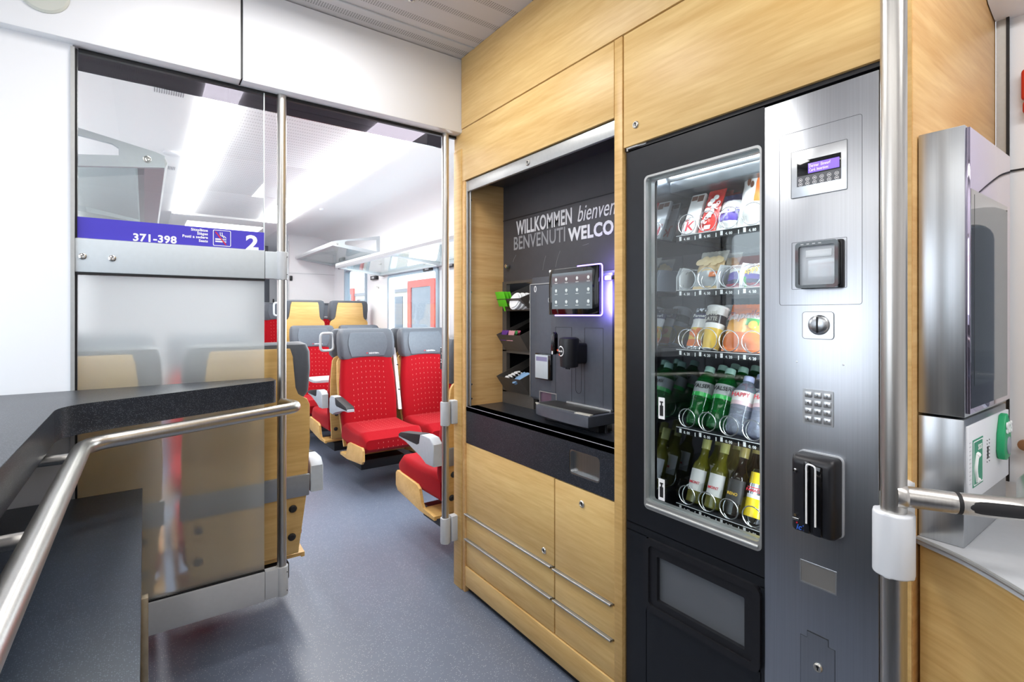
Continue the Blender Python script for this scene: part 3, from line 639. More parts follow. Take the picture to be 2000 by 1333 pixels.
b = B(); b.ring(rr(1.243, 1.305, .953, 1.035, .002), rr(1.2445, 1.3035, .9545, 1.0335, .002), 'y', pf_-.0014, pf_-.0008)
b.tube(fillet([(1.262, pf_-.001, .960), (1.252, pf_-.001, .984), (1.262, pf_-.001, 1.008)], .02, 6), .0038, 8)
b.cyl((1.260, pf_-.001, .962), (1.272, pf_-.001, .960), .005, 8); b.cyl((1.260, pf_-.001, 1.006), (1.272, pf_-.001, 1.008), .005, 8)
b.text('SOS', .014, (1.274, pf_-.0008, 1.016), (1, 0, 0), (0, 0, 1), .0006, bold=.03); emit('sign_print', b, WHT, s_)
b = B()
for k in range(7):
    for xx in (1.340, 1.356): b.cyl((xx, pf_-.0008, .982+k*.007), (xx, pf_, .982+k*.007), .0012, 6)
b.box(1.342, 1.350, pf_-.0006, pf_, .988, 1.012); emit('grille', b, RUB, wp)
b = B()
for k in range(11): b.box(1.220, 1.230, pf_-.0004, pf_, .960+k*.0075, .9615+k*.0075)
emit('braille_lines', b, GREYR, wp)
b = B()
prof = [(1.395, .975), (1.40, 1.02), (1.425, 1.064), (1.445, 1.068), (1.478, 1.03), (1.486, .985), (1.475, .958), (1.44, .949), (1.408, .954)]
prof = [(1.407+(x-1.395)*.68, .972+(z-.949)*.8) for x, z in prof]
b.prism(prof, 'y', pf_-.013, pf_, .003, 3); al = emit('alarm_unit', b, GREEN, wp, 'green emergency call unit')
b = B(); b.prism(ell(1.442, 1.002, .014, .018, 28), 'y', pf_-.015, pf_-.012, .001); emit('call_button', b, mat('button_grey', (150, 156, 166), .35), al)
b = B(); b.text('SOS', .030, (1.418, pf_-.0135, 1.030), (1, 0, 0), (0, 0, 1), .002, bold=.05, sx=.8); emit('lettering', b, WHT, al)
t = thing('emergency_handle', 'red emergency handle on the white door wall at right edge', 'handle', (1.79, .25, 1.77))
b = B(); b.box(1.772, 1.80, .20, .287, 1.772, 1.805, .008, 3); emit('cover', b, REDP, t)
b = B(); b.box(1.775, 1.80, .20, .290, 1.807, 1.885, .008, 3); emit('handle', b, REDP, t)
t = thing('door_knob', 'small brown knob on the white door wall', 'knob', (1.79, .285, .94))
b = B(); b.lathe([(.008, 0), (.008, .01), (.014, .016), (.013, .024), (0, .028)], (1.80, .283, .945), (-1, 0, 0), 20); emit('knob', b, mat('brown_knob', (150, 110, 80), .4), t)
#SPLIT
# ------------------------------------------------------------------ vending machine
VM = thing('vending_machine', 'tall snack and drinks vending machine with black glass door and brushed steel side', 'vending machine', (1.5, .73, 0))
VX = 1.2; Y0, Y1, YS = .398, 1.064, .632; ZT = 1.768
b = B()
b.box(1.236, 1.78, .396, .402, 0, 1.77); b.box(1.236, 1.78, 1.056, 1.064, 0, 1.77); b.box(1.774, 1.78, .396, 1.064, 0, 1.77); b.box(1.236, 1.78, .396, 1.064, 1.764, 1.77); b.box(1.236, 1.78, .396, 1.064, 0, .01)
b.box(1.236, 1.76, .402, .590, .01, 1.76); b.box(1.26, 1.76, .590, 1.05, .01, .655)
emit('cabinet_body', b, BLK, VM)
wy0, wy1, wz0, wz1 = .6405, .995, .700, 1.681
b = B(); b.ring([(Y1, ZT)]*6+[(YS+.002, ZT)]*6+[(YS+.002, .64)]*6+[(Y1, .64)]*6, rr(wy0, wy1, wz0, wz1, .014), 'x', VX, VX+.034)
fy0 = YZ(1482, 1250)[0]; fy1 = YZ(1265, 1050)[0]; fz1 = YZ(1265, 1054)[1]; fz0 = YZ(1482, 1308)[1]
b.box(VX, VX+.034, YS+.002, Y1, fz1+.006, .642); b.box(VX, VX+.034, YS+.002, fy0-.004, .01, fz1+.008); b.box(VX, VX+.034, fy1+.004, Y1, .01, fz1+.008); b.box(VX, VX+.034, fy0-.006, fy1+.006, .01, fz0-.006)
dr = emit('glass_door', b, BLK, VM, 'black door with a large window')
b = B(); b.ring(rr(wy0, wy1, wz0, wz1, .014), rr(wy0+.005, wy1-.006, wz0+.022, wz1-.006, .011), 'x', VX-.001, VX+.02); b.ring(rr(wy0+.004, wy1-.005, wz0+.018, wz1-.005, .011), rr(wy0+.010, wy1-.013, wz0+.024, wz1-.012, .009), 'x', VX+.016, VX+.032)
b.tube([(VX-.001, wy0+.008, wz0+.011), (VX-.001, wy1-.010, wz0+.011)], .005, 10); emit('window_frame', b, ALU, dr)
b = B(); b.box(VX+.010, VX+.014, wy0+.003, wy1-.004, wz0+.006, wz1-.004); emit('window_pane', b, VGLASS, dr)
for zc_ in (P(1292, 798, X=1.209).z, P(1292, 957, X=1.209).z):
    yy_ = P(1292, 798, X=1.209).y
    b = B(); b.box(1.2090, 1.2096, yy_-.011, yy_+.011, zc_-.031, zc_+.031); st_ = emit('sticker', b, WHT, dr, 'white sticker with a bottle symbol')
    b = B(); b.box(1.2084, 1.2090, yy_-.006, yy_+.006, zc_-.022, zc_+.008); b.box(1.2084, 1.2090, yy_-.0025, yy_+.0025, zc_+.008, zc_+.016); b.box(1.2084, 1.2090, yy_-.0055, yy_+.0055, zc_+.016, zc_+.020); emit('bottle_symbol', b, RUB, st_)
# cavity lining
b = B(); b.box(1.24, 1.76, .980, .984, .66, 1.70); b.box(1.24, 1.76, .592, .596, .66, 1.70, mi=1); b.box(1.752, 1.756, .592, .984, .66, 1.70, mi=1); b.box(1.26, 1.76, .592, .984, .655, .66, mi=1)
for y in (.70, .80, .88): b.box(1.748, 1.753, y, y+.004, .66, 1.62, mi=2)
b.box(1.24, 1.76, .592, .984, 1.70, 1.71, mi=3); b.box(1.30, 1.45, .592, .984, 1.64, 1.70, .01, mi=3); b.box(1.262, 1.268, .594, .96, 1.665, 1.70, mi=3)
emit('inner_lining', b, [mat('mirror_side', (186, 190, 198), .05, 1.), vary(mat('inner_grey', (70, 68, 72), .45), (20, 20, 20), .05), BLKP, vary(mat('galvanised', (120, 124, 128), .3, .8), (30, 30, 30), .15)], VM)
VW = emit_mat('led_white', (235, 242, 255), 2)
b = B(); b.box(1.250, 1.256, .600, .612, .70, 1.64); b.box(1.250, 1.262, .62, .97, 1.692, 1.699); emit('led_strip', b, VW, VM)
area_light('vending_led', (1.262, .608, 1.20), .9, .02, 2.2, (.9, .95, 1), (0, -PI/2, math.radians(35)))
area_light('vending_led', (1.27, .79, 1.69), .05, .34, 1.3, (.92, .96, 1), (0, math.radians(-25), 0))
# dispensing flap
b = B(); b.ring(rr(fy0-.008, fy1+.008, fz0-.008, fz1+.008, .022), rr(fy0+.010, fy1-.010, fz0+.010, fz1-.010, .014), 'x', VX-.010, VX+.004)
b.ring(rr(fy0+.008, fy1-.008, fz0+.008, fz1-.008, .014), rr(fy0+.034, fy1-.036, fz0+.030, fz1-.036, .004), 'x', VX-.004, VX+.008); fl = emit('dispensing_flap', b, BLKP, VM)
b = B(); b.box(VX+.010, VX+.014, fy0+.030, fy1-.030, fz0+.026, fz1-.030); emit('flap_plate', b, vary(mat('flap_grey', (112, 115, 120), .35, .3), (3, 3, 3), .05), fl)
# handle bit at the top left of the door
b = B(); y, z = YZ(1225, 298); b.tube(fillet([(VX-.004, 1.058, 1.778), (VX-.004, 1.02, 1.778), (VX+.004, .985, 1.779)], .01, 4), .0035, 8); b.cyl((VX-.004, 1.056, 1.770), (VX-.004, 1.056, 1.778), .003, 8); emit('door_latch', b, ALU, VM)

def RZ(u0, u1, vt, vb, X=VX):
    """rectangle on the front: left and right pixel edges, top and bottom read at the right edge"""
    ya, zt = YZ(u1, vt, X); _, zb = YZ(u1, vb, X); yb, _ = YZ(u0, vt, X); return ya, yb, zb, zt
kp = RZ(1570, 1630, 765, 836); cw = RZ(1565, 1635, 1118, 1162)
b = B(); b.box(VX-.004, VX+.03, Y0+.001, YS, 0.012, ZT-.004, .0015); sp = emit('steel_panel', b, STEELH, VM, 'brushed steel control panel'); SX = VX-.004
def groove(par, rct, r=.004, w=.0009, name='groove', m=None, X=SX):
    ya, yb, za, zb = rct; b = B(); b.ring(rr(ya, yb, za, zb, r), rr(ya+w, yb-w, za+w, zb-w, max(r-w, .0005)), 'x', X-.0003, X+.001); return emit(name, b, m or mat('groove_grey', (96, 98, 102), .4), par)
SAT = vary(mat('satin_silver', (208, 210, 212), .3, .85), (60, 60, 60), .03)
groove(sp, RZ(1524, 1686, 222, 595), .006)
r = RZ(1547, 1657, 272, 370); b = B(); b.box(SX-.0012, SX+.001, *r, .0008); dp = emit('display_unit', b, SAT, sp); groove(dp, r, .002, X=SX-.0012)
r = RZ(1559, 1645, 298, 350); b = B(); b.box(SX-.0022, SX-.001, *r, .0005); emit('display_window', b, BLKG, dp)
ya, yb, za, zb = r; b = B(); b.box(SX-.0026, SX-.0021, ya, yb, za, za+(zb-za)*.40); emit('key_field', b, mat('key_grey', (105, 106, 110), .4), dp)
l = RZ(1581, 1642, 307, 327); b = B(); b.box(SX-.003, SX-.0021, *l, .0004); lc = emit('text_screen', b, mat('lcd_violet', (120, 90, 230), .3, emis=(150, 118, 250), es=.55), dp, 'lit violet text screen')
b = B()
for i, s in enumerate(('Dermer  Einwurf', 'Card. Insertion:')): b.text(s, .0095, (SX-.003, l[1]-.002, l[3]-.0095-i*.009), (0, -1, 0), (0, 0, 1), .0003, sx=.66)
emit('lettering', b, mat('lcd_white', (240, 230, 255), .5, emis=(235, 225, 255), es=.5), lc)
b = B()
for i in range(6):
    for j in range(2):
        cy = yb-.008-(yb-ya-.016)*i/5; cz = za+.0135-.0095*j; b.ring(ell(cy, cz, .0042, .0042, 16), ell(cy, cz, .0034, .0034, 16), 'x', SX-.003, SX-.0025); b.box(SX-.003, SX-.0025, cy-.0018, cy+.0018, cz-.001, cz+.001)
emit('round_keys', b, WHT, dp)
r = RZ(1548, 1656, 463, 562); groove(sp, r, .002)
X2 = SX-.022; r = RZ(1557, 1641, 467, 561, X2+.01); ya, yb, za, zb = r
b = B(); b.box(X2+.012, SX+.002, ya-.004, yb-.004, za-.001, zb+.001, .004); cr_ = emit('card_reader', b, BLKP, sp, 'square card reader with a black rim')
b = B(); b.ring(rr(ya, yb, za, zb, .008), rr(ya+.007, yb-.007, za+.007, zb-.009, .004), 'x', X2, X2+.016); emit('rim', b, BLKG, cr_)
b = B(); b.box(X2+.006, X2+.012, ya+.005, yb-.005, za+.005, zb-.007, .003); emit('reader_face', b, mat('reader_grey', (196, 202, 208), .12, coat=1), cr_)
b = B(); b.box(X2+.005, X2+.007, ya+.014, yb-.020, zb-.034, zb-.018, .001); emit('reader_screen', b, mat('reader_white', (232, 238, 242), .2), cr_)
b = B()
for i in range(4): b.box(X2-.0004, X2+.001, yb-.018-i*.012, yb-.012-i*.012, zb-.006, zb-.0035)
emit('status_lamps', b, GREYR, cr_)
r = RZ(1569, 1631, 609, 664); b = B(); b.prism(rr(*r, .007), 'x', SX-.0015, SX+.001); cl = emit('coin_plate', b, SAT, sp); groove(cl, r, .007, X=SX-.0015)
y, z = YZ(1600, 635, SX); b = B(); b.lathe([(.022, 0), (.022, .002), (.019, .006), (.012, .009), (0, .010)], (SX-.001, y, z), (-1, 0, 0), 32); kn = emit('coin_knob', b, STEELV, cl); b = B(); b.box(SX-.0125, SX-.008, y-.0018, y+.0018, z-.0175, z+.0175, .001); emit('coin_slot', b, GASK, kn)
b = B(); b.prism(rr(*kp, .003), 'x', SX-.002, SX+.001); kb = emit('keypad', b, SAT, sp); ya, yb, za, zb = kp
lab = ['1', '2', '3', '4', '5', '6', '7', '8', '9', 'R', '0', '*']
kw = (yb-ya)/3.25; kh = (zb-za)/4.3
for i in range(12):
    cy = yb-.0045-kw*(i % 3+.42); cz = zb-.004-kh*(i//3+.45)
    b = B(); b.box(SX-.0048, SX-.001, cy-kw*.38, cy+kw*.38, cz-kh*.36, cz+kh*.36, .0014); k = emit('key', b, SAT, kb)
    b = B(); b.text(lab[i], .0085, (SX-.0048, cy, cz-.003), (0, -1, 0), (0, 0, 1), .0003, bold=.01, align='CENTER'); emit('digit', b, RUB, k)
# payment terminal
tr_ = RZ(1549, 1634, 905, 1060, SX-.03); ya, yb, za, zb = tr_; zb += .004
b = B(); b.prism(rr(ya-.003, yb+.002, za-.002, zb+.003, .012), 'x', SX-.004, SX+.001); tm = emit('payment_terminal', b, GREYR, sp, 'black card payment terminal with a white slot outline')
b = B(); sec = []
for x, k in ((SX-.003, 0), (SX-.030, .0), (SX-.040, .003), (SX-.045, .009)): sec.append([Vector((x, p[0], p[1])) for p in rr(ya+k, yb-k, za+k, zb-k*1.6, .009)])
b.loft(sec); emit('housing', b, BLKP, tm)
ym = (ya+yb)/2-.003
b = B(); b.box(SX-.052, SX-.04, ym-.020, ym-.0035, za+.006, zb-.016, .003); b.box(SX-.052, SX-.04, ym+.0035, ym+.016, za+.006, zb-.010, .003); emit('slot_guides', b, BLKG, tm)
b = B(); U = fillet([(SX-.0525, ym+.009, za+.028), (SX-.0525, ym+.009, zb-.012), (SX-.0525, ym-.009, zb-.016), (SX-.0525, ym-.009, za+.026)], .008, 6); b.tube(U, .0019, 8); emit('slot_outline', b, WHT, tm)
b = B(); b.lathe([(.0045, 0), (.0045, .002), (0, .003)], (SX-.045, yb-.012, zb-.035), (-1, 0, 0), 16); b.box(SX-.047, SX-.044, yb-.020, yb-.006, za+.026, za+.031, .001); b.lathe([(.003, 0), (.003, .002)], (SX-.045, yb-.012, za+.037), (-1, 0, 0), 12); emit('sensor', b, CHROME, tm)
b = B(); b.text('ıcт' if False else 'icT', .016, (SX-.0458, yb-.014, za+.008), (0, -1, 0), (0, 0, 1), .0006, bold=.03, shear=.25); emit('logo_lettering', b, mat('logo_blue', (60, 110, 220), .4), tm)
b = B(); b.lathe([(.0017, 0), (.0017, .0006)], (SX-.0458, yb-.0155, za+.0215), (-1, 0, 0), 12); emit('logo_dot', b, REDS, tm)
b = B(); ya, yb, za, zb = cw; b.ring(rr(ya-.001, yb+.001, za-.001, zb+.001, .001), rr(ya+.0015, yb-.0015, za+.0025, zb-.0015, .001), 'x', SX-.0012, SX+.001); q = emit('coin_return', b, SAT, sp); b = B(); b.box(SX-.0004, SX+.001, ya, yb, za, zb); emit('return_flap', b, mat('flap_clear_grey', (118, 116, 114), .2), q)
ld = RZ(1565, 1633, 1270, 1400); ya, yb, za, zb = ld
tb = RZ(1578, 1620, 1249, 1270); cnt = [(ya, .02), (ya, zb), (tb[0], zb), (tb[0], tb[3]), (tb[1], tb[3]), (tb[1], zb), (yb, zb), (yb, .02)]
b = B(); b.prism(cnt, 'x', SX-.0006, SX+.001); co = emit('service_flap', b, mat('seam_dark', (60, 62, 66), .4), sp)
w = .0009; cnt2 = [(ya+w, .02), (ya+w, zb-w), (tb[0]+w, zb-w), (tb[0]+w, tb[3]-w*3), (tb[1]-w, tb[3]-w*3), (tb[1]-w, zb-w), (yb-w, zb-w), (yb-w, .02)]
b = B(); b.prism(cnt2, 'x', SX-.0010, SX+.001); emit('flap_face', b, STEELH, co); lock(co, 1598, 1305, SX-.001, r=.0095)
b = B()
for u, v in ((1556, 707), (1647, 713)): y, z = YZ(u, v, SX); b.lathe([(.0022, 0), (.0015, .001), (0, .001)], (SX, y, z), (-1, 0, 0), 10)
emit('rivet', b, SAT, sp)

# shelf trays
TX0, TX1, TY0, TY1 = 1.285, 1.70, .600, .944
ZS = [1.492, 1.331, 1.156, .926, .700]; CY = [.912, .846, .780, .714, .648]
WIRE = mat('coil_wire', (220, 222, 224), .25, .9); TRAY = vary(mat('tray_grey', (64, 66, 72), .4, .3), (30, 30, 30), .05)
DIVM = mat('divider_clear', (222, 226, 228), .25)
PRICE = ['4. 80', '4. 50', '4. 20', '0. 00', '0. 00']
for si, zs in enumerate(ZS):
    b = B(); b.box(TX0, TX1, TY0, TY1, zs+.010, zs+.013); b.box(TX0, TX0+.003, TY0, TY1, zs-.006, zs+.013); tray = emit('shelf_tray', b, TRAY, VM)
    b = B(); b.box(TX0-.002, TX0, TY0, TY1, zs-.005, zs+.012); emit('price_strip', b, mat('strip_black', (26, 27, 30), .25), tray)
    b = B()
    for c in CY:
        b.box(TX0-.0028, TX0-.002, c+.014, c+.021, zs-.003, zs+.009); b.box(TX0-.0028, TX0-.002, c-.033, c-.031, zs-.005, zs+.006)
        b.text(PRICE[si], .0105, (TX0-.0022, c+.006, zs-.003), (0, -1, 0), (0, 0, 1), .0003, bold=.02, sx=.95)
    b.box(TX0-.0028, TX0-.002, TY0, TY1, zs+.0115, zs+.013); emit('price_labels', b, WHT, tray)
    divs = {0: (.945, .879, .813, .747, .681), 1: (.945, .935, .813, .747, .681), 2: (.945, .879, .813, .681), 3: (.945, .879, .813, .747, .681), 4: (.945, .879, .813, .747, .681)}[si]
    for y in divs:
        b = B(); b.prism([(TX0, zs+.013), (TX0, zs+.052), (TX0+.018, zs+.080), (TX1-.05, zs+.080), (TX1-.05, zs+.013)], 'y', y-.0006, y+.0006); emit('divider', b, CLEAR if si != 1 else DIVM, tray)
    for ci, c in enumerate(CY[:4]):
        if si == 2 and ci == 1: R_ = .031
        else: R_ = .029 if si < 3 else .027
        if si == 1 and ci == 3: c = .72
        pts = []; turns = 4 if si < 3 else 3; pitch = .075
        for k in range(turns*18+1):
            a = 2*PI*k/18-PI/2; pts.append((TX0+.003+(.0015*k/18 if k < 18 else .0015+pitch*(k-18)/18), c+R_*math.cos(a), zs+.015+R_+R_*math.sin(a)))
        b = B(); b.tube(pts, .0013 if si < 3 else .0017, 6); emit('spiral_coil', b, WIRE, tray)

# ---- goods
LEAN = math.radians(25)
def put(o, row, cy, k=0, dx=.07, x=None, lean=LEAN, dz=0):
    o.location = ((x if x is not None else TX0+.022)+k*dx, cy, ZS[row]+.0145+dz); o.rotation_euler = (0, lean, 0)
def copyput(src, row, cy, k, lab, dx=.07, lean=LEAN, x=None):
    c = dup(src, (0, 0, 0), (0, 0, 0), lab); put(c, row, cy, k, dx, x, lean); return c
def pouch(b, w, h, d, bands, zig=True, nx=10, nz=14, crimp=.07, mfun=None):
    """a filled pouch standing on its lower seam, wide along Y, thick along X; bands = [(upper height share, material index)]"""
    def mi_(u, v):
        if mfun:
            r = mfun(u, v)
            if r is not None: return r
        for lim, m in bands:
            if v <= lim: return m
        return bands[-1][1]
    for side in (-1, 1):
        grid = []
        for j in range(nz+1):
            v = j/nz; row = []
            for i in range(nx+1):
                u = i/nx; e = max(0, min(1, min(v, 1-v)/crimp-1)/1) if crimp else 1
                e = min(1, max(0, (min(v, 1-v)-crimp)/.25)); th = d/2*math.sin(PI*max(.02, min(.98, u)))**.6*math.sin(e*PI/2)**.8
                th += .0012*math.sin(u*23+v*31)*(e > 0)
                zz = h*v+((.0016 if i % 2 else 0) if zig and j == nz else 0)
                ww = w*(1-.06*math.sin(PI*v))
                row.append(Vector((side*th, (u-.5)*ww, zz)))
            grid.append(row)
        for j in range(nz):
            for i in range(nx):
                b.raw([grid[j][i], grid[j][i+1], grid[j+1][i+1], grid[j+1][i]], [(0, 1, 2, 3)], mi_((i+.5)/nx, (j+.5)/nz))
    bmesh.ops.remove_doubles(b.bm, verts=b.bm.verts, dist=1e-5); return b
FR, FU = (0, -1, 0), (0, 0, 1)     # lettering on the side facing the customer
def pm(name, c, r=.3, coat=.4, metal=0.): return mat(name, c, r, metal, coat=coat)
mW, mR, mN, mO, mY = pm('wrap_white', (236, 234, 232)), pm('wrap_red', (222, 48, 38)), pm('wrap_navy', (40, 38, 92)), pm('wrap_orange', (238, 120, 32)), pm('wrap_yellow', (240, 196, 60))
mC, mBr, mF, mV, mG = pm('wrap_clear', (190, 188, 180), .15), pm('choc_brown', (110, 62, 34)), pm('foil', (206, 210, 214), .15, 0, 1.), pm('wrap_violet', (92, 72, 170)), pm('wrap_green', (60, 170, 70))
# row 1
g = thing('chocolate_box', 'white chocolate bar box with a red letter, front of the top shelf', 'snack', group=None)
b = B(); b.box(-.007, .007, -.024, .024, .0, .140, .003, mi=0); bx = emit('carton', b, mW, g)
b = B(); b.box(-.0076, -.007, -.020, -.001, .112, .133); b.box(-.0076, -.007, .001, .020, .118, .133); emit('picture', b, mBr, bx)
b = B(); b.text('K', .046, (-.0073, .016, .012), FR, FU, .0006, bold=.01); b.text('FF', .012, (-.0073, .020, .044), FR, FU, .0006); emit('lettering', b, REDS, bx)
put(g, 0, .918); copyput(g, 0, .918, 1, 'second white chocolate bar box, right behind the front one', .05)
g = thing('candy_bag', 'red bag of sweets, front of the top shelf', 'snack')
b = B(); pouch(b, .056, .145, .022, [(.12, 0), (.86, 0), (1, 0)]); w_ = emit('bag', b, mR, g)
b = B(); b.text('Schoko', .026, (-.0125, .020, .030), (0, -.5, .86), (0, -.86, -.5), .0006, bold=.03)
for q in range(7): b.lathe([(.0075, -.001), (.0085, 0), (.006, .003), (0, .004)], (-.0125, .004+random.uniform(-.016, .016), .05+q*.010), (-1, 0, 0), 10)
b.raw([(-.0125, .004, .004), (-.0125, -.016, .004), (-.0125, -.016, .017), (-.0125, .004, .017)], [(0, 1, 2, 3)]); emit('print', b, WHT, w_)
put(g, 0, .860)
for k in (1, 2, 3): copyput(g, 0, .860, k, ['', 'second red bag of sweets in the row on the top shelf', 'third red bag of sweets in the row on the top shelf', 'rearmost red bag of sweets on the top shelf'][k], .035)
g = thing('snack_pack', 'white and navy snack pack between the red bag and the tall white pack', 'snack')
b = B(); pouch(b, .060, .115, .024, [(.22, 0), (.55, 1), (.80, 0), (1, 2)]); b.box(-.012, -.010, -.02, .02, .05, .075, .001, mi=0); emit('bag', b, [mW, mV, mN], g)
put(g, 0, .800); copyput(g, 0, .800, 1, 'white and navy snack pack behind the front one of its kind', .05)
g = thing('snack_bag', 'tall white and orange snack bag at the right end of the top shelf', 'snack')
b = B(); pouch(b, .062, .190, .030, [(1, 0)], mfun=lambda u, v: 1 if u < .30 and v > .35 else None); q = emit('bag', b, [mW, mO], g)
b = B(); b.prism(ell(.008, .128, .005, .013, 12), 'x', -.0165, -.0155); b.prism(ell(-.002, .118, .005, .010, 12), 'x', -.0165, -.0155); emit('picture', b, mBr, q)
put(g, 0, .737, lean=math.radians(18)); copyput(g, 0, .737, 1, 'tall white and orange snack bag behind the front one of its kind', .05, lean=math.radians(18))
# row 2
g = thing('cracker_bag', 'clear bag of round beige crackers on the second shelf', 'snack')
b = B(); pouch(b, .088, .122, .030, [(.10, 1), (.42, 2), (.74, 1), (1, 0)], nx=14); q = emit('bag', b, [mC, vary(pm('cracker', (222, 196, 150), .6, 0), (60, 60, 60), .3), pm('wrap_grey', (176, 180, 184))], g)
b = B()
for i in range(9): b.lathe([(0, -.002), (.011, -.001), (.012, .001), (0, .003)], (-.015, -.032+.008*i, .083+.006*math.sin(i*2.3)), (-1, 0, .2), 14)
emit('crackers', b, pm('cracker_b', (226, 204, 160), .6, 0), q)
b = B(); b.box(-.0175, -.016, -.034, -.010, .030, .046, .001); emit('price_tag', b, mO, q)
put(g, 1, .862); copyput(g, 1, .862, 1, 'second clear bag of crackers, behind the front one')
g = thing('sweets_pack', 'colourful low pack of sweets at the right of the second shelf', 'snack')
b = B(); pouch(b, .098, .070, .024, [(.12, 0), (.30, 1), (.62, 2), (1, 3)], nx=16, mfun=lambda u, v: 4 if .38 < u < .56 and v < .35 else (3 if u < .3 and v > .5 else None)); q = emit('bag', b, [pm('wrap_magenta', (168, 30, 70)), mN, mV, mW, mG], g)
b = B(); b.text('Happy', .022, (-.0135, .012, .028), (0, -.94, .3), (0, -.3, -.0)if False else (0, .3, .94), .0006, bold=.03); emit('lettering', b, mat('multicolour_yellow', (250, 210, 60), .4), q)
put(g, 1, .752); copyput(g, 1, .752, 1, 'second colourful low pack of sweets, behind the front one', .06)
# row 3
g = thing('snack_bag', 'purple and orange snack bag at the left end of the third shelf', 'snack')
b = B(); pouch(b, .048, .132, .022, [(.10, 0), (.22, 1), (.48, 2), (.70, 3), (.88, 4), (1, 0)]); q = emit('bag', b, [mF, mO, mY, mW, mN], g)
b = B()
for (yy, zz, rr_) in ((.008, .048, .010), (-.010, .055, .009), (-.002, .040, .008)): b.lathe([(0, -.004), (rr_*.8, -.001), (rr_, .001), (0, .006)], (-.0105, yy, zz), (-1, 0, 0), 14)
emit('fruit_picture', b, mO, q); b = B(); b.text('Farmer', .014, (-.0118, .019, .098), FR, FU, .0006, bold=.02); emit('lettering', b, WHT, q)
put(g, 2, .905); copyput(g, 2, .905, 1, 'second purple and orange snack bag, behind the front one', .05)
g = thing('coffee_cup', 'iced coffee cup with a yellow band standing on the third shelf', 'drink')
b = B(); b.lathe([(.021, 0), (.0225, .002), (.0265, .060)], n=28); q = emit('cup', b, mY, g); b = B(); b.lathe([(.0266, .060), (.0275, .075)], n=28, mi=1); b.lathe([(.0275, .075), (.0285, .100)], n=28, mi=2); b.lathe([(.0285, .1), (.0295, .122)], n=28, mi=0); emit('sleeve', b, [mW, mW, pm('coffee_dark', (52, 46, 50))], g)
b = B(); b.lathe([(.0215, -.001), (.0225, .004), (.0215, .006)], n=28, mi=0); emit('base', b, mW, q)
b = B(); b.lathe([(.031, .122), (.0315, .126), (.029, .128), (.028, .125), (0, .125)], n=28); emit('lid', b, WHT, g)
b = B(); b.text('CAFFÈ', .016, (-.0290, .018, .096), FR, FU, .0006, bold=.02, sx=.8); b.text('LATTE', .016, (-.0285, .018, .080), FR, FU, .0006, bold=.02, sx=.85); emit('lettering', b, mat('print_grey', (200, 198, 190), .5), g)
put(g, 2, .848, lean=math.radians(20)); copyput(g, 2, .840, 1, 'second iced coffee cup, behind and right of the front cup', .068, lean=math.radians(20)); copyput(g, 2, .905, 1.7, 'iced coffee cup far back behind the purple snack bags', .07, lean=math.radians(20))
g = thing('crisps_bag', 'large orange crisps bag at the right of the third shelf', 'snack')
b = B(); pouch(b, .118, .142, .042, [(.08, 0), (.34, 0), (.62, 1), (.74, 2), (1, 0)], nx=20, mfun=lambda u, v: 3 if .15 < u < .45 and .48 < v < .64 else None); q = emit('bag', b, [mO, pm('wrap_amber', (250, 178, 70)), mW, mG], g)
b = B(); b.text('Paprika', .032, (-.024, .048, .084), (0, -.98, .1), (0, .1, .98), .0008, bold=.03, shear=.3); emit('lettering', b, pm('print_dark_red', (110, 20, 30)), q)
b = B(); b.lathe([(0, -.004), (.013, 0), (.011, .004), (0, .006)], (-.0225, -.028, .070), (-1, 0, 0), 16); emit('pepper_picture', b, mY, q)
put(g, 2, .755); copyput(g, 2, .755, 1, 'second large orange crisps bag, behind the front one', .06)
# row 4: water bottles
def bottle(name, label, bodycol, labelmats, capm, txt, h=.186, rad=.0305):
    g = thing(name, label, 'bottle'); gm = mat(name+'_plastic', bodycol, .08, trans=.75, ior=1.30, coat=.3)
    b = B(); pr = [(.0, .004), (.018, .0), (.027, .004), (rad, .016), (rad*.97, .03), (rad, .045), (rad*.94, .060), (rad*.985, .078), (rad, .090), (rad, .128), (rad*.9, .142), (rad*.6, .160), (.013, .168), (.0125, .176), (0, .176)]
    b.lathe([(r, z*h/.186) for r, z in pr], n=32); q = emit('bottle_body', b, gm, g)
    b = B(); b.lathe([(rad+.0004, .088*h/.186), (rad+.0006, .100*h/.186)], n=32, mi=1); b.lathe([(rad+.0006, .100*h/.186), (rad+.0004, .132*h/.186)], n=32, mi=0); emit('bottle_label', b, labelmats, g)
    b = B(); b.text(txt, .017, (-rad-.0008, .021, .112*h/.186), FR, FU, .0006, bold=.015); emit('lettering', b, RUB if bodycol[0] < 100 else REDS, q)
    b = B(); b.lathe([(.0142, .170*h/.186), (.0148, .172*h/.186), (.0142, h), (.012, h+.002), (0, h+.002)], n=24); emit('cap', b, capm, g); return g
lg = pm('label_grey', (168, 172, 172), .4, .1)
g = bottle('water_bottle', 'green mineral water bottle, front of the leftmost bottle column', (20, 150, 60), [lg, pm('label_green', (40, 180, 80))], pm('cap_mint', (176, 216, 200)), 'VALSER')
put(g, 3, .905, x=TX0+.034)
for cy, ks in ((.905, (1, 2)), (.838, (0, 1, 2))):
    for k in ks:
        nm = ['front', 'second', 'rearmost'][k]; w_ = 'leftmost bottle column' if cy > .9 else 'second bottle column from the left'
        copyput(g, 3, cy, k, 'green mineral water bottle, %s of the %s' % (nm, w_), .070, x=TX0+.034)
g = bottle('clear_water_bottle', 'clear water bottle with a white label, front of the third bottle column', (214, 220, 240), [mW, pm('label_pink', (222, 190, 196))], pm('cap_lilac', (178, 186, 224)), 'HAPPY', .168, .0315)
put(g, 3, .776, x=TX0+.032)
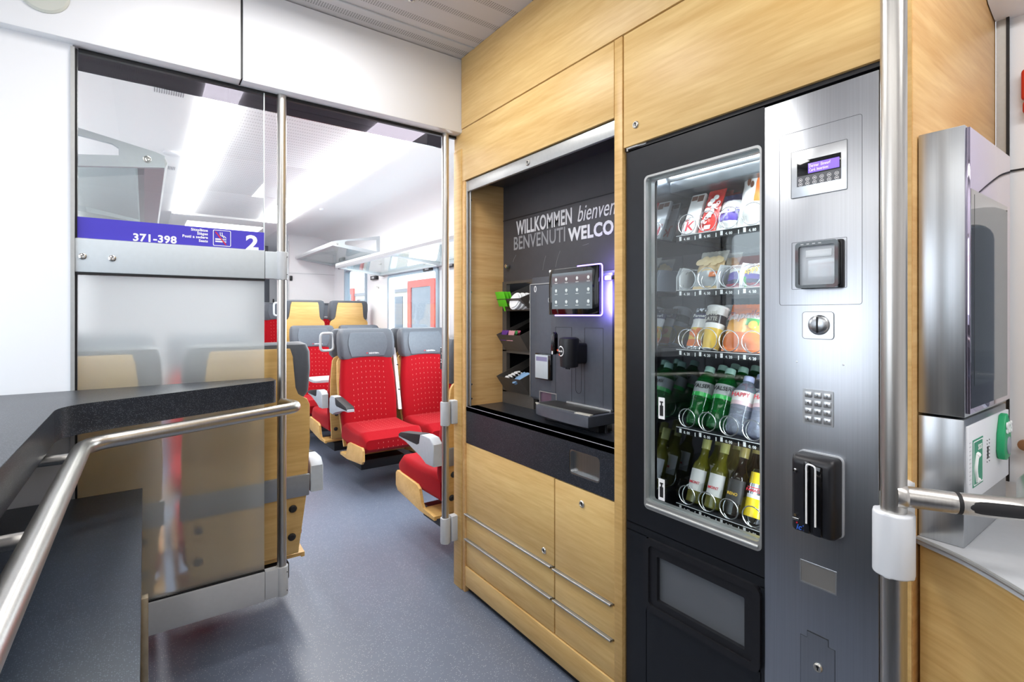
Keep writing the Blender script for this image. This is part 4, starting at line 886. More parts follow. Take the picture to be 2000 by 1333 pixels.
copyput(g, 3, .776, 1, 'clear water bottle, second of the third bottle column', .07, x=TX0+.032); copyput(g, 3, .712, 0, 'clear water bottle, front of the rightmost bottle column', .07, x=TX0+.032); copyput(g, 3, .712, 1, 'clear water bottle, second of the rightmost bottle column', .07, x=TX0+.032)
# row 5: wine, dark bottle, cans
def wine(name, label, gc, lc, cc, txt, tcol, h=.198, rad=.0255):
    g = thing(name, label, 'bottle'); gm = mat(name+'_glass', gc, .05, trans=.55, ior=1.3, coat=.5)
    b = B(); b.lathe([(0, .006), (.018, 0), (rad, .003), (rad, .098), (rad*.93, .112), (rad*.6, .128), (.0115, .140), (.0105, .165), (.0115, h), (0, h)], n=32); q = emit('bottle_body', b, gm, g)
    b = B(); arc = [math.radians(a) for a in range(110, 251, 10)]
    b.loft([[Vector(((rad+.0005)*math.cos(a), (rad+.0005)*math.sin(a), z)) for a in arc] for z in (.036, .098)], caps=False, closed=False); emit('paper_label', b, lc, g)
    b = B(); b.text(txt, .011, (-rad-.001, .013, .055), FR, FU, .0005, bold=.02); emit('lettering', b, tcol, q)
    b = B(); b.lathe([(.0125, .162), (.0128, .185), (.0128, h), (.011, h+.002), (0, h+.002)], n=24); emit('capsule', b, cc, g); return g
cap = pm('capsule_olive', (186, 186, 110), .35)
g = wine('wine_bottle', 'small white wine bottle, front of the leftmost wine column', (140, 136, 40), pm('paper_white', (226, 224, 222), .6, 0), cap, 'MONT', REDS)
put(g, 4, .905, x=TX0+.030, lean=math.radians(21))
for cy, ks in ((.905, (1, 2)), (.845, (0, 1, 2))):
    for k in ks: copyput(g, 4, cy, k, 'small white wine bottle, %s of the %s wine column' % (['front', 'second', 'rearmost'][k], 'leftmost' if cy > .85 else 'second'), .068, x=TX0+.030, lean=math.radians(21))
g = wine('beer_bottle', 'dark bottle with a black and gold label on the bottom shelf', (26, 18, 12), pm('paper_black', (50, 50, 52), .5, 0), pm('capsule_gold', (170, 156, 90)), 'RENO', mY)
put(g, 4, .785, x=TX0+.030, lean=math.radians(21)); copyput(g, 4, .785, 1, 'dark bottle behind the one with the black and gold label', .068, x=TX0+.030, lean=math.radians(21))
g = thing('beer_can', 'yellow and silver drinks can at the right end of the bottom shelf', 'can')
b = B(); b.lathe([(.0, .003), (.020, .003), (.0225, .0), (.0245, .006), (.027, .014)], n=32, mi=1); b.lathe([(.027, .014), (.0272, .062)], n=32, mi=0); b.lathe([(.0272, .062), (.0272, .072)], n=32, mi=2); b.lathe([(.0272, .072), (.0272, .100)], n=32, mi=1); b.lathe([(.0272, .100), (.027, .130)], n=32, mi=0); b.lathe([(.027, .130), (.024, .139), (.0225, .1395), (.021, .136), (0, .136)], n=32, mi=1)
q = emit('can_body', b, [pm('can_yellow', (246, 214, 20), .25), mF, mW], g)
b = B(); b.text('PANACHÉ', .0105, (-.0276, .021, .078), FR, FU, .0006, bold=.02); b.box(-.0278, -.0272, -.018, .018, .088, .090); emit('lettering', b, REDS, q)
put(g, 4, .727, x=TX0+.032, lean=math.radians(21)); copyput(g, 4, .727, 1, 'yellow and silver drinks can behind the front one', .068, x=TX0+.032, lean=math.radians(21))

# ------------------------------------------------------------------ coffee niche
XN = 1.398
t = thing('condiment_rack', 'dark rack with three tilted bins left of the coffee machine', 'rack', (1.5, 1.9, ZCT))
ops = [(1.294, 1.418), (1.098, 1.290), (.905, 1.092)]
ya, yb = 1.797, 1.985; R0, R1 = 1.776, 2.018
b = B(); z = ZCT
for (a, c) in ops[::-1]: b.box(XN, XN+.02, R0, R1, z, a+.006); z = c
b.box(XN, XN+.02, R0, R1, z, 1.430)
for (a, c) in ops: b.box(XN, XN+.02, R0, ya, a, c); b.box(XN, XN+.02, yb, R1, a, c)
emit('front_panel', b, BRONZ, t)
b = B(); b.box(XN+.02, XN+.30, R0, R0+.004, ZCT, 1.43); b.box(XN+.02, XN+.30, R1-.004, R1, ZCT, 1.43); b.box(XN+.296, XN+.30, R0, R1, ZCT, 1.43)
for (a, c) in ops: b.box(XN+.02, XN+.296, R0, R1, a, a+.004)
emit('housing', b, BLKP, t)
fronts = []
for (a, c), zt in zip(ops, (1.345, 1.180, .985)):
    zb_ = a+.008; xo = XN-.058
    b = B(); th = .003
    pf = [(XN-.002, zb_), (xo, zt), (xo-.002, zt), (XN-.006, zb_-.001)]
    b.prism(pf, 'y', ya+.002, yb-.002) if False else b.raw([Vector((p[0], y, p[1])) for y in (ya+.002, yb-.002) for p in pf], [(0, 1, 2, 3), (4, 5, 6, 7)[::-1], (0, 4, 5, 1), (1, 5, 6, 2), (2, 6, 7, 3), (3, 7, 4, 0)])
    for y in (ya+.002, yb-.005): b.raw([Vector((p[0], yy, p[1])) for yy in (y, y+.003) for p in ((XN-.002, zb_), (xo, zt), (XN+.14, zt+.075), (XN+.14, zb_+.02))], [(0, 1, 2, 3), (7, 6, 5, 4), (0, 4, 5, 1), (1, 5, 6, 2), (2, 6, 7, 3), (3, 7, 4, 0)])
    b.raw([Vector((p[0], yy, p[1])) for yy in (ya+.003, yb-.003) for p in ((XN-.004, zb_), (XN+.14, zb_+.075), (XN+.14, zb_+.079), (XN-.004, zb_+.004))], [(0, 1, 2, 3), (7, 6, 5, 4), (0, 4, 5, 1), (1, 5, 6, 2), (2, 6, 7, 3), (3, 7, 4, 0)])
    bn = emit('tilted_bin', b, BRONZ, t); fronts.append((xo, zt, zb_))
    if zt != 1.345:
        b = B()
        for y in ([(ya+yb)/2] if zt < 1 else [ya+.062, ya+.125]): b.raw([Vector((p[0], yy, p[1])) for yy in (y, y+.0015) for p in ((XN-.01, zb_+.01), (xo+.006, zt-.006), (XN+.12, zt+.07), (XN+.12, zb_+.03))], [(0, 1, 2, 3), (7, 6, 5, 4), (0, 4, 5, 1), (1, 5, 6, 2), (2, 6, 7, 3), (3, 7, 4, 0)])
        emit('bin_divider', b, glass('tinted_divider_%d' % int(zt*100), (.5, .5, .5), 1), bn)
xo, zt, zb_ = fronts[0]
LIME = mat('lime_card', (104, 210, 40), .5)
for k in range(3):
    g = thing('leaflet', ['frontmost lime green leaflet in the top bin', 'second lime green leaflet in the top bin', 'rear lime green leaflet in the top bin'][k], 'leaflet', (xo+.014+k*.016, 1.945-k*.004, zt-.035), 'lime leaflets in the top bin')
    b = B(); o = ORG[g.name]; b.xf = lambda p, o=o: o+Vector((p.x-.35*p.z, p.y, p.z)); b.box(-.0012, .0012, -.032, .036, 0, .068, .0005); b.prism(rr(-.008, .004, -.022, .002, .005), 'x', -.0012, .0012) if k == 0 else None; emit('card', b, LIME, g)
for k in range(4):
    g = thing('cup_lid', ['frontmost white cup lid in the top bin', 'second white cup lid in the top bin', 'third white cup lid in the top bin', 'rearmost white cup lid in the top bin'][k], 'lid', (xo+.020+k*.018, 1.858-k*.010, zt-.012), 'white cup lids in the top bin')
    b = B(); o = ORG[g.name]; b.lathe([(.040, -.004), (.041, 0), (.040, .004), (.034, .005), (.033, .010), (0, .010)], o, (-1, 0, .35), 28); emit('lid', b, WHT, g)
xo, zt, zb_ = fronts[1]
for k, (c, nm) in enumerate((((98, 50, 140), 'purple tea sachet in the middle bin, at its left front'), ((120, 60, 160), 'purple tea sachet in the middle bin, behind the front one'), ((200, 90, 120), 'pink tea sachet in the middle bin'), ((214, 150, 160), 'pale pink tea sachet in the middle bin'), ((70, 160, 90), 'green topped tea sachet in the middle bin'))):
    yy = 1.955 if k in (0, 1) else 1.900; g = thing('tea_sachet', nm, 'sachet', (xo+.016+k % 3*.016, yy, zt-.028), 'tea sachets in the middle bin')
    b = B(); o = ORG[g.name]; b.xf = lambda p, o=o: o+Vector((p.x+.3*p.z, p.y, p.z)); pouch(b, .048, .046, .006, [(1, 0)], nx=6, nz=6); emit('sachet', b, mat('sachet_%d' % k, c, .4), g)
xo, zt, zb_ = fronts[2]
for k in range(5):
    g = thing('sugar_stick', 'white sugar stick in the bottom bin, %s' % ['nearest its front edge', 'second from the front edge', 'in the middle', 'fourth from the front edge', 'deepest in'][k], 'sachet', (xo+.02+k*.014, 1.93-k*.004, zt-.010+k*.006), 'sugar sticks in the bottom bin')
    b = B(); o = ORG[g.name]; b.tube([o+Vector((0, -.03, 0)), o+Vector((.006, 0, .006)), o+Vector((0, .03, .0))], .004, 8); emit('stick', b, WHT, g)
BL = mat('milk_blue', (140, 178, 216), .4)
for k, (dx, dy, dz) in enumerate(((.014, 0, 0), (.03, -.022, .012), (.032, .012, .010), (.05, -.03, .026), (.052, .0, .026))):
    g = thing('milk_capsule', 'pale blue coffee creamer in the bottom bin, %s' % ['lying at the very front', 'second on the right', 'second on the left', 'rear right', 'rear left'][k], 'capsule', (xo+dx, 1.848+dy, zt-.014+dz), 'coffee creamers in the bottom bin')
    b = B(); o = ORG[g.name]; b.lathe([(.0, -.010), (.011, -.009), (.0145, .002), (.017, .003), (.017, .005), (0, .005)], o, (-.6, .2*(-1)**k, .8), 18); emit('cup', b, BL, g)

CM = thing('coffee_machine', 'dark grey automatic coffee machine with touch screen and drip tray', 'coffee machine', (1.5, 1.45, ZCT+.03))
b = B(); b.box(1.385, 1.76, 1.20, 1.772, ZCT+.05, 1.435, .004); emit('body', b, ANTH, CM)
yL, yR, yM = 1.768, 1.278, 1.622; XM = 1.366
b = B(); b.box(XM+.008, 1.39, yM, yL, ZCT+.06, 1.402, .003); lp = emit('left_panel', b, ANTH, CM, 'anthracite payment panel')
b = B(); b.box(XM+.004, XM+.012, yL-.003, yL+.001, ZCT+.06, 1.404, .001); b.box(XM+.006, XM+.012, yM, yL, 1.402, 1.406); emit('panel_edge', b, ALU, lp)
b = B(); b.box(XM, 1.39, yR, yM-.002, ZCT+.06, 1.425, .004); fp = emit('front_panel', b, ANTH, CM)
b = B(); b.box(1.386, 1.39, 1.11, yR, ZCT+.05, 1.40); emit('side_gap', b, GASK, CM)
for (a, c, z0_, z1_) in ((1.492, 1.590, .90, 1.222), (1.322, 1.420, .90, 1.222)):
    b = B(); b.ring(rr(a, c, z0_, z1_, .002), rr(a+.001, c-.001, z0_+.001, z1_-.001, .001), 'x', XM-.0006, XM+.001); emit('panel_line', b, GASK, fp)
b = B(); b.ring(rr(1.437, 1.470, .965, 1.175, .016), rr(1.4382, 1.4688, .9662, 1.1738, .015), 'x', XM-.0006, XM+.001); emit('panel_line', b, GASK, fp)
b = B(); b.ring(ell(1.733, 1.383, .0085, .014), ell(1.733, 1.383, .0045, .010), 'x', XM+.0068, XM+.009); emit('white_symbol', b, WHT, lp); b = B(); b.ring(ell(1.640, 1.333, .006, .010), ell(1.640, 1.333, .004, .008), 'x', XM+.0068, XM+.009); emit('white_symbol', b, WHT, lp)
r = RZ(1049, 1078, 694, 742, XM); ya, yb, za, zb = r
b = B(); b.box(XM-.010, XM+.01, ya-.004, yb+.002, za-.004, zb+.004, .003); c_ = emit('card_reader', b, BLKG, lp); b = B(); b.box(XM-.013, XM-.009, ya+.012, yb-.002, za, zb-.002, .002); emit('reader_face', b, GREYP, c_); b = B(); b.box(XM-.0136, XM-.0128, ya+.016, yb-.010, zb-.028, zb-.010); emit('reader_screen', b, mat('reader_lilac', (140, 136, 170), .2), c_)
r = RZ(1054, 1078, 768, 800, XM); ya, yb, za, zb = r
b = B(); b.ring(rr(ya-.03, yb, za, zb, .002), rr(ya-.027, yb-.004, za+.003, zb-.003, .001), 'x', XM-.002, XM+.008); b.box(XM+.004, XM+.009, ya-.03, yb, za, zb, mi=1); emit('coin_return', b, [ALU, mat('return_mauve', (96, 76, 92), .25)], lp)
# touch screen
XS = 1.318; sy0, sy1, sz0, sz1 = 1.300, 1.575, 1.272, 1.452
b = B(); b.box(XS+.010, XS+.034, sy0+.012, sy1-.012, sz0+.01, sz1-.01, .004); sc = emit('touch_screen', b, BLKP, CM)
b = B(); b.box(XS, XS+.010, sy0, sy1, sz0, sz1, .002); emit('screen_glass', b, BLKG, sc)
b = B(); b.box(XS-.0006, XS, sy0+.030, sy1-.020, sz0+.022, sz1-.018); emit('screen_image', b, mat('screen_grey', (84, 92, 96), .06, coat=.6, emis=(96, 106, 112), es=.22), sc)
ICON = mat('icon_pale', (200, 206, 205), .3, emis=(210, 216, 214), es=.30)
for i in range(4):
    for j in range(3):
        b = B(); cy = sy1-.045-i*.060; cz = sz1-.042-j*.044
        b.lathe([(.0055, 0), (.0065, .0004)], (XS-.0006, cy, cz), (-1, 0, 0), 14); b.box(XS-.0010, XS-.0006, cy-.0015, cy+.0015, cz-.008, cz); b.box(XS-.0012, XS-.0006, cy-.008, cy+.008, cz-.0155, cz-.0135); emit('drink_icon', b, ICON, sc)

b = B(); gl = [(XS+.016, sy1-.02, sz0-.003), (XS+.016, sy0-.004, sz0-.003), (XS+.016, sy0-.004, sz1+.004), (XS+.016, sy1-.15, sz1+.004)]
b.tube(fillet(gl, .012, 5), .0026, 8); emit('light_frame', b, LEDV, sc)
b = B(); b.cyl((XS+.034, 1.42, 1.36), (1.37, 1.42, 1.36), .02, 16); b.box(XS+.02, 1.40, 1.235, 1.30, 1.395, 1.412, .003); emit('bracket', b, BLKP, sc)
l_ = bpy.data.lights.new('screen_glow', 'AREA'); l_.shape = 'RECTANGLE'; l_.size = .17; l_.size_y = .03; l_.energy = 1.6; l_.color = (.36, .28, 1)
o_ = bpy.data.objects.new('screen_glow', l_); o_.location = (1.335, 1.275, 1.365); o_.rotation_euler = (0, -PI/2, 0); COL.objects.link(o_)
# spout head with lever
b = B(); b.lathe([(.024, -.060), (.034, -.056), (.036, -.020), (.038, .040), (.036, .050), (.028, .054), (0, .055)], (1.302, 1.437, 1.132), (0, 0, 1), 32); sh = emit('spout_head', b, BLKP, CM)
b = B(); b.box(1.31, XM+.004, 1.405, 1.462, 1.085, 1.165, .010, 3); emit('spout_arm', b, BLKP, sh)
b = B(); b.prism(rr(1.500-.014, 1.500+.006, 1.118, 1.205, .009, 5), 'x', 1.270, 1.288, .003); b.box(1.280, 1.31, 1.468, 1.505, 1.122, 1.135, .004); emit('lever', b, BLKG, sh)
b = B(); b.loft([[Vector((1.302-.0385*math.cos(a), 1.437+.0385*math.sin(a), 1.135+s*.020*math.sqrt(max(0, 1-((a-.12)/.42)**2)))) for a in [-.3+.84*k/14 for k in range(15)]] for s in (-1, 1)], caps=False, closed=False); lo = emit('oval_logo', b, WHT, sh)
b = B(); b.loft([[Vector((1.302-.0390*math.cos(a), 1.437+.0390*math.sin(a), 1.135+s*.0155*math.sqrt(max(0, 1-((a-.12)/.36)**2)))) for a in [-.24+.72*k/14 for k in range(15)]] for s in (-1, 1)], caps=False, closed=False); emit('logo_field', b, RUB, lo)
b = B(); b.text('Lavazza' if False else 'Tavola', .0115, (1.2618, 1.4535, 1.132), (0, -1, 0), (0, 0, 1), .0004, bold=.03, sx=.75); emit('logo_lettering', b, WHT, lo)
b = B(); b.lathe([(.004, 0), (.004, .0006)], (1.2630, 1.458, 1.138), (-1, 0, 0), 12); b.box(1.2622, 1.263, 1.446, 1.450, 1.118, 1.126); emit('logo_accent', b, mat('logo_orange', (230, 80, 40), .4), lo)
b = B(); b.box(1.269, 1.2705, 1.494, 1.500, 1.120, 1.132); emit('lever_mark', b, WHT, sh)
b = B()
for k in range(9): b.cyl((1.29+.004*(k % 3), 1.424+.003*k, 1.066), (1.29+.004*(k % 3), 1.424+.003*k, 1.076), .0018, 6)
emit('nozzles', b, RUB, sh)
# drip tray
ty0, ty1 = 1.262, 1.600; tz0, tz1 = .882, .920
fr_ = [(1.372, ty0), (1.372, ty1), (1.300, ty1+.006)]+[tuple(v[:2]) for v in fillet([(1.300, ty1+.006, 0), (1.272, ty1, 0), (1.250, ty1-.03, 0)], .02, 5)[1:-1]]
for k in range(13): s = k/12; fr_.append((1.250-.022*math.sin(PI*(.1+.55*s)), ty1-.035-s*(ty1-ty0-.035)))
b = B(); b.prism(fr_, 'z', tz0, tz1, .003); dt = emit('drip_tray', b, ANTH, CM)
b = B(); b.box(1.265, 1.362, ty0+.018, ty1-.020, tz1, tz1+.003, .001); emit('tray_plate', b, mat('tray_dark', (58, 56, 54), .4, .4), dt)
b = B()
for k in range(40): b.box(1.252, 1.262, ty0+.075+k*.0058, ty0+.0775+k*.0058, tz1+.0004, tz1+.003)
emit('grate_teeth', b, ALU, dt)
b = B(); b.prism([(1.245, ty0+.006), (1.268, ty0+.012), (1.264, ty0+.085), (1.240, ty0+.080)], 'z', tz1, tz1+.003, .001); b.prism([(1.262, ty1-.040), (1.272, ty1-.006), (1.262, ty1-.008), (1.243, ty1-.040)], 'z', tz1, tz1+.003, .001); emit('tray_corner', b, mat('tray_cream', (206, 202, 190), .4), dt)
b = B(); b.box(1.352, 1.366, ty0+.01, ty1-.09, tz1, tz1+.010, .002); emit('tray_rail', b, ALU, dt)
b = B(); b.box(1.30, 1.372, ty0+.02, ty1-.02, ZCT, tz0, .004)
for y in (ty0+.012, ty0+.05): b.cyl((1.33, y, ZCT), (1.33, y, tz0), .006, 10)
emit('tray_foot', b, BLKP, dt)
#SPLIT
# ------------------------------------------------------------------ train seats
SH = .15
def sec(z, hw, y0, y1, r=.03, dish=0., n=5):
    yy = (z-.42)*SH
    out = []
    for (px, py) in rr(-hw, hw, y0, y1, min(r, (y1-y0)*.49), n):
        d = dish*(1-(px/hw)**2) if py < (y0+y1)/2 else 0
        out.append(Vector((px, py+yy+d, z)))
    return out
def dens(pts):
    """extra points along the long edges so that a dished section stays smooth"""
    out = []
    for i, p in enumerate(pts):
        q = pts[(i+1) % len(pts)]; out.append(p)
        if (q-p).length > .08:
            for k in range(1, 6): out.append(p.lerp(q, k/6))
    return out
def dish(secs, z_of, hw_of, amt):
    res = []
    for s, hw in zip(secs, hw_of):
        ys = [p.y for p in s]; mid = (min(ys)+max(ys))/2; s2 = dens(s)
        res.append([Vector((p.x, p.y+(amt*(1-(p.x/hw)**2) if p.y < mid else 0), p.z)) for p in s2])
    return res
PARTS = {}
def seat_parts():
    b = B(); zz = [(.27, .185), (.34, .205), (.45, .222), (.60, .226), (.75, .222), (.88, .208), (.955, .198)]
    ss = [sec(z, hw, (.0 if z > .4 else .02), .085, .035) for z, hw in zz]; b.loft(dish(ss, None, [h for _, h in zz], .022)); PARTS['backrest'] = (b, REDF)
    b = B(); zz = [(.925, .205, -.005, .09), (.95, .222, -.02, .095), (1.05, .226, -.028, .097), (1.12, .222, -.022, .095), (1.15, .21, -.005, .088), (1.160, .19, .02, .07)]
    ss = [sec(z, hw, y0, y1, .03) for z, hw, y0, y1 in zz]; b.loft(dish(ss, None, [q[1] for q in zz], .034)); PARTS['headrest'] = (b, HEADR)
    def y0f(z):
        q = [(.925, -.005), (.95, -.02), (1.05, -.028), (1.12, -.022), (1.15, -.005), (1.16, .02)]
        for (a, c), (d, e) in zip(q, q[1:]):
            if a <= z <= d: return c+(e-c)*(z-a)/(d-a)
        return q[-1][1]
    def front_y(x, z): return y0f(z)+.034*(1-(x/.222)**2)+(z-.42)*SH
    b = B(); rows = []
    zs_ = [.938, .942, .97, 1.0, 1.03, 1.06, 1.09, 1.115, 1.128, 1.132]; ws_ = [.128, .132, .142, .152, .158, .158, .152, .144, .136, .132]
    for i, (z, w) in enumerate(zip(zs_, ws_)):
        e = .002 if i in (0, len(zs_)-1) else -.006
        xs_ = [-w-.004]+[w*(-1+2*k/14) for k in range(15)]+[w+.004]
        rows.append([Vector((x, front_y(x, z)+(e if 0 < k < 16 else .002), z)) for k, x in enumerate(xs_)])
    b.loft(rows, caps=False, closed=False); PARTS['head_pad'] = (b, HEADP)
    b = B(); pf = [(.20, .25), (.222, .50), (.228, .75), (.222, .90), (.210, .925), (.172, .945), (.160, .975), (.150, 1.10), (.138, 1.135)]
    po = pf+[(-x, z) for x, z in pf[::-1]]
    b.xf = lambda p: Vector((p.x, p.y+(p.z-.42)*SH, p.z)); b.prism(po, 'y', .088, .106, .003); PARTS['back_shell'] = (b, WS)
    # red cushion
    b = B(); prof = []
    for k in range(9):
        s = k/8; y = -.47+.53*s; top = .455-.03*math.sin(PI*min(1, s*1.0))*.5-(.02 if s > .9 else 0)
        if k == 0: top = .405
        if k == 1: top = .452
        bot = .30 if k else .335
        prof.append((y, bot, top, .228-(.012 if k in (0,) else 0)-.01*s))
    secs = []
    for y, bo, to, hw in prof:
        q = rr(-hw, hw, bo, to, min(.035, (to-bo)*.45), 5); secs.append([Vector((a, y, c-(.012*(1-(a/hw)**2) if c > (bo+to)/2 else 0))) for a, c in q])
    b.loft(secs); PARTS['seat_cushion'] = (b, REDF)
    pr = [(-.468, .262), (-.466, .335), (-.446, .352), (-.18, .338), (-.145, .322), (-.120, .250), (-.10, .230), (.03, .226), (.03, .206), (-.13, .206), (-.44, .236)]
    b = B()
    for s in (-1, 1): b.prism(pr, 'x', s*.222, s*.238, .002)
    b.box(-.222, .222, -.12, .03, .212, .226); PARTS['seat_shell'] = (b, WS)
    b = B(); b.box(-.17, .17, -.24, .05, .135, .205, .006); PARTS['base'] = (b, GASK)
    b = B(); b.xf = lambda p: Vector((p.x, p.y+(p.z-.42)*SH, p.z)); b.box(-.232, .232, .100, .118, .505, .600, .004); PARTS['arm_bracket'] = (b, SEATG)
    b = B(); b.xf = lambda p: Vector((p.x, p.y+(p.z-.42)*SH, p.z))
    for x in (-.17, .17):
        for z in (.33, .455): b.lathe([(.016, 0), (.016, .008), (.011, .014), (0, .015)], (x, .104, z), (0, 1, 0), 16)
    PARTS['screw_cap'] = (b, RUB)
    b = B(); b.box(-.03, .03, 0, .001, 0, .001)
    b = B(); b.text('SUEDOSTBAHN', .0165, (.008, .0835, .960), (1, 0, 0), (0, .15, 1), .0006, bold=.02, sx=.72); PARTS['lettering'] = (b, WHT)
    b = B(); y_ = .0845
    b.raw([Vector((x, y_-.0004, z)) for x, z in ((-.014, .963), (-.002, .963), (-.002, .966), (-.014, .966), (-.012, .968), (.001, .968), (.001, .971), (-.012, .971))], [(0, 1, 2, 3), (4, 5, 6, 7)]); PARTS['logo_mark'] = (b, REDS)
seat_parts()
def arm_parts(s):
    d = {}
    body = [(.125, .515), (.125, .625), (.09, .652), (.02, .655), (-.03, .648), (-.27, .612), (-.30, .598), (-.30, .582), (-.20, .578), (-.02, .545), (.04, .512)]
    b = B(); b.prism(body, 'x', s*.238, s*.292, .006, 3); d['armrest'] = (b, SEATL)
    pad = [(-.02, .652), (-.27, .617), (-.296, .602), (-.296, .590), (-.25, .592), (-.06, .590), (-.035, .600)]
    b = B(); b.prism(pad, 'x', s*.236, s*.2945, .004, 2); d['arm_pad'] = (b, RUB)
    return d
PROTO = {}
def make_seat(key, side, handle=False, sign=False, fold=False):
    g = bpy.data.objects.new('train_chair', None); COL.objects.link(g); g.empty_display_size = .05; ORG[g.name] = Vector((0, 0, 0))
    made = {}
    def part(n, b, m, par=g, share=None):
        if share and share in SHARED:
            o = bpy.data.objects.new(n, SHARED[share]); COL.objects.link(o); o.parent = par; ORG[o.name] = Vector((0, 0, 0)); return o
        o = emit(n, b, m, par)
        if share: SHARED[share] = o.data
        return o
    for n in ('backrest', 'headrest', 'back_shell', 'seat_cushion', 'seat_shell', 'base', 'arm_bracket'):
        made[n] = part(n, *PARTS[n], share=n)
    part('head_pad', *PARTS['head_pad'], par=made['headrest'], share='head_pad'); part('lettering', *PARTS['lettering'], par=made['headrest'], share='lettering'); part('logo_mark', *PARTS['logo_mark'], par=made['headrest'], share='logo_mark')
    part('screw_cap', *PARTS['screw_cap'], par=made['back_shell'], share='screw_cap')
    if side:
        d = arm_parts(side); a = part('armrest', *d['armrest'], share='arm%d' % side); part('arm_pad', *d['arm_pad'], par=a, share='pad%d' % side)
    if handle:
        b = B(); y = .125+.05; x0, x1 = (.215, .315) if handle > 0 else (-.315, -.215)
        pts = [(x0, y, .985), (x0, y, 1.125), (x1, y, 1.125), (x1, y, .985)]; b.tube(fillet(pts, .03, 5, closed=True), .0105, 12, closed=True); part('grip_handle', b, GREYP)
    if sign:
        b = B(); x = sign*.2285; b.box(min(x, x+sign*.004), max(x, x+sign*.004), .085, .125, .995, 1.105, .003); sgn_ = part('seat_number_sign', b, BLKG)
        b = B(); xs = x+sign*.0045
        rt = (0, 1, 0) if sign > 0 else (0, -1, 0)
        b.text('22', .026, (xs, .105, 1.030), rt, (0, 0, 1), .0005, bold=.02, align='CENTER'); b.text('21', .012, (xs, .105, 1.072), rt, (0, 0, 1), .0005, align='CENTER'); part('digits', b, WHT, par=sgn_)
    if fold:
        b = B(); b.prism([(.02, .50), (.10, .50), (.165, .93), (.155, 1.0), (.13, .93)], 'x', fold*.234, fold*.262, .004); f = part('folded_armrest', b, WHITE)
        b = B()
        for z in (.66, .86): b.cyl((fold*.248, (z-.5)*.16+.012, z), (fold*.248, (z-.5)*.16+.030, z), .005, 10)
        part('screw', b, RUB, par=f)
    PROTO[key] = g; return g
SHARED = {}
XA, XB2, XC1, XC2 = 1.45, 1.955, .335, -.175
GR = 'red train seats of the saloon'
def seat(key, x, y, z, face, label, **k):
    if key in PROTO: g = dup(PROTO[key], (x, y, z), (0, 0, face))
    else: g = make_seat(key, **k); g.location = (x, y, z); g.rotation_euler = (0, 0, face)
    tag(g, label, 'seat', GR); return g
BK, FW = PI, 0.
seat('A', XA, 2.40, 0, BK, 'red seat facing away right behind the oak cabinet, with an aisle armrest', side=1, sign=1)
seat('B', XA, 3.90, 0, FW, 'red aisle seat facing the camera in the middle of the doorway', side=-1, fold=1)
seat('N', XB2, 3.90, 0, FW, 'red window seat facing the camera, beside the middle aisle seat', side=0)
seat('C', XA, 4.36, 0, BK, 'red aisle seat seen from its side, back to back with the middle one', side=1, handle=1)
seat('N', XB2, 4.36, 0, BK, 'red window seat back to back with the front window seat')
seat('D', XA, 5.52, 0, FW, 'red aisle seat facing the camera behind the small grey table', side=-1)
seat('N', XB2, 5.52, 0, FW, 'red window seat of the second facing row, mostly hidden')
seat('C', XA, 6.17, .28, BK, 'raised wood backed aisle seat facing away, with a grip handle')
seat('N', XB2, 6.17, .28, BK, 'raised wood backed window seat facing away, near the far window')
seat('D', XA+.02, 7.20, .28, FW, 'raised red aisle seat facing the camera by the end wall')
seat('N', XB2+.03, 7.20, .28, FW, 'raised red window seat facing the camera by the end wall')
seat('D2', XC1, 2.39, 0, BK, 'wood backed seat right behind the glass partition, with its armrest in the aisle', side=-1)
seat('N', XC2, 2.39, 0, BK, 'wood backed seat behind the left part of the frosted glass')
seat('B2', XC1, 3.90, 0, FW, 'red seat facing the camera behind the frosted glass', side=1)
seat('N', XC2, 3.90, 0, FW, 'red window seat facing the camera behind the frosted glass, at far left')
t = thing('folding_table', 'small pale grey table between the facing seats by the window', 'table', (1.75, 4.95, 0))
b = B(); b.prism(rr(1.24, 2.25, 4.76, 5.08, .05), 'z', .655, .680, .006); emit('tabletop', b, GREYP, t)
b = B(); b.box(2.20, 2.25, 4.84, 5.00, .50, .656, .006); emit('wall_bracket', b, GREYR, t)

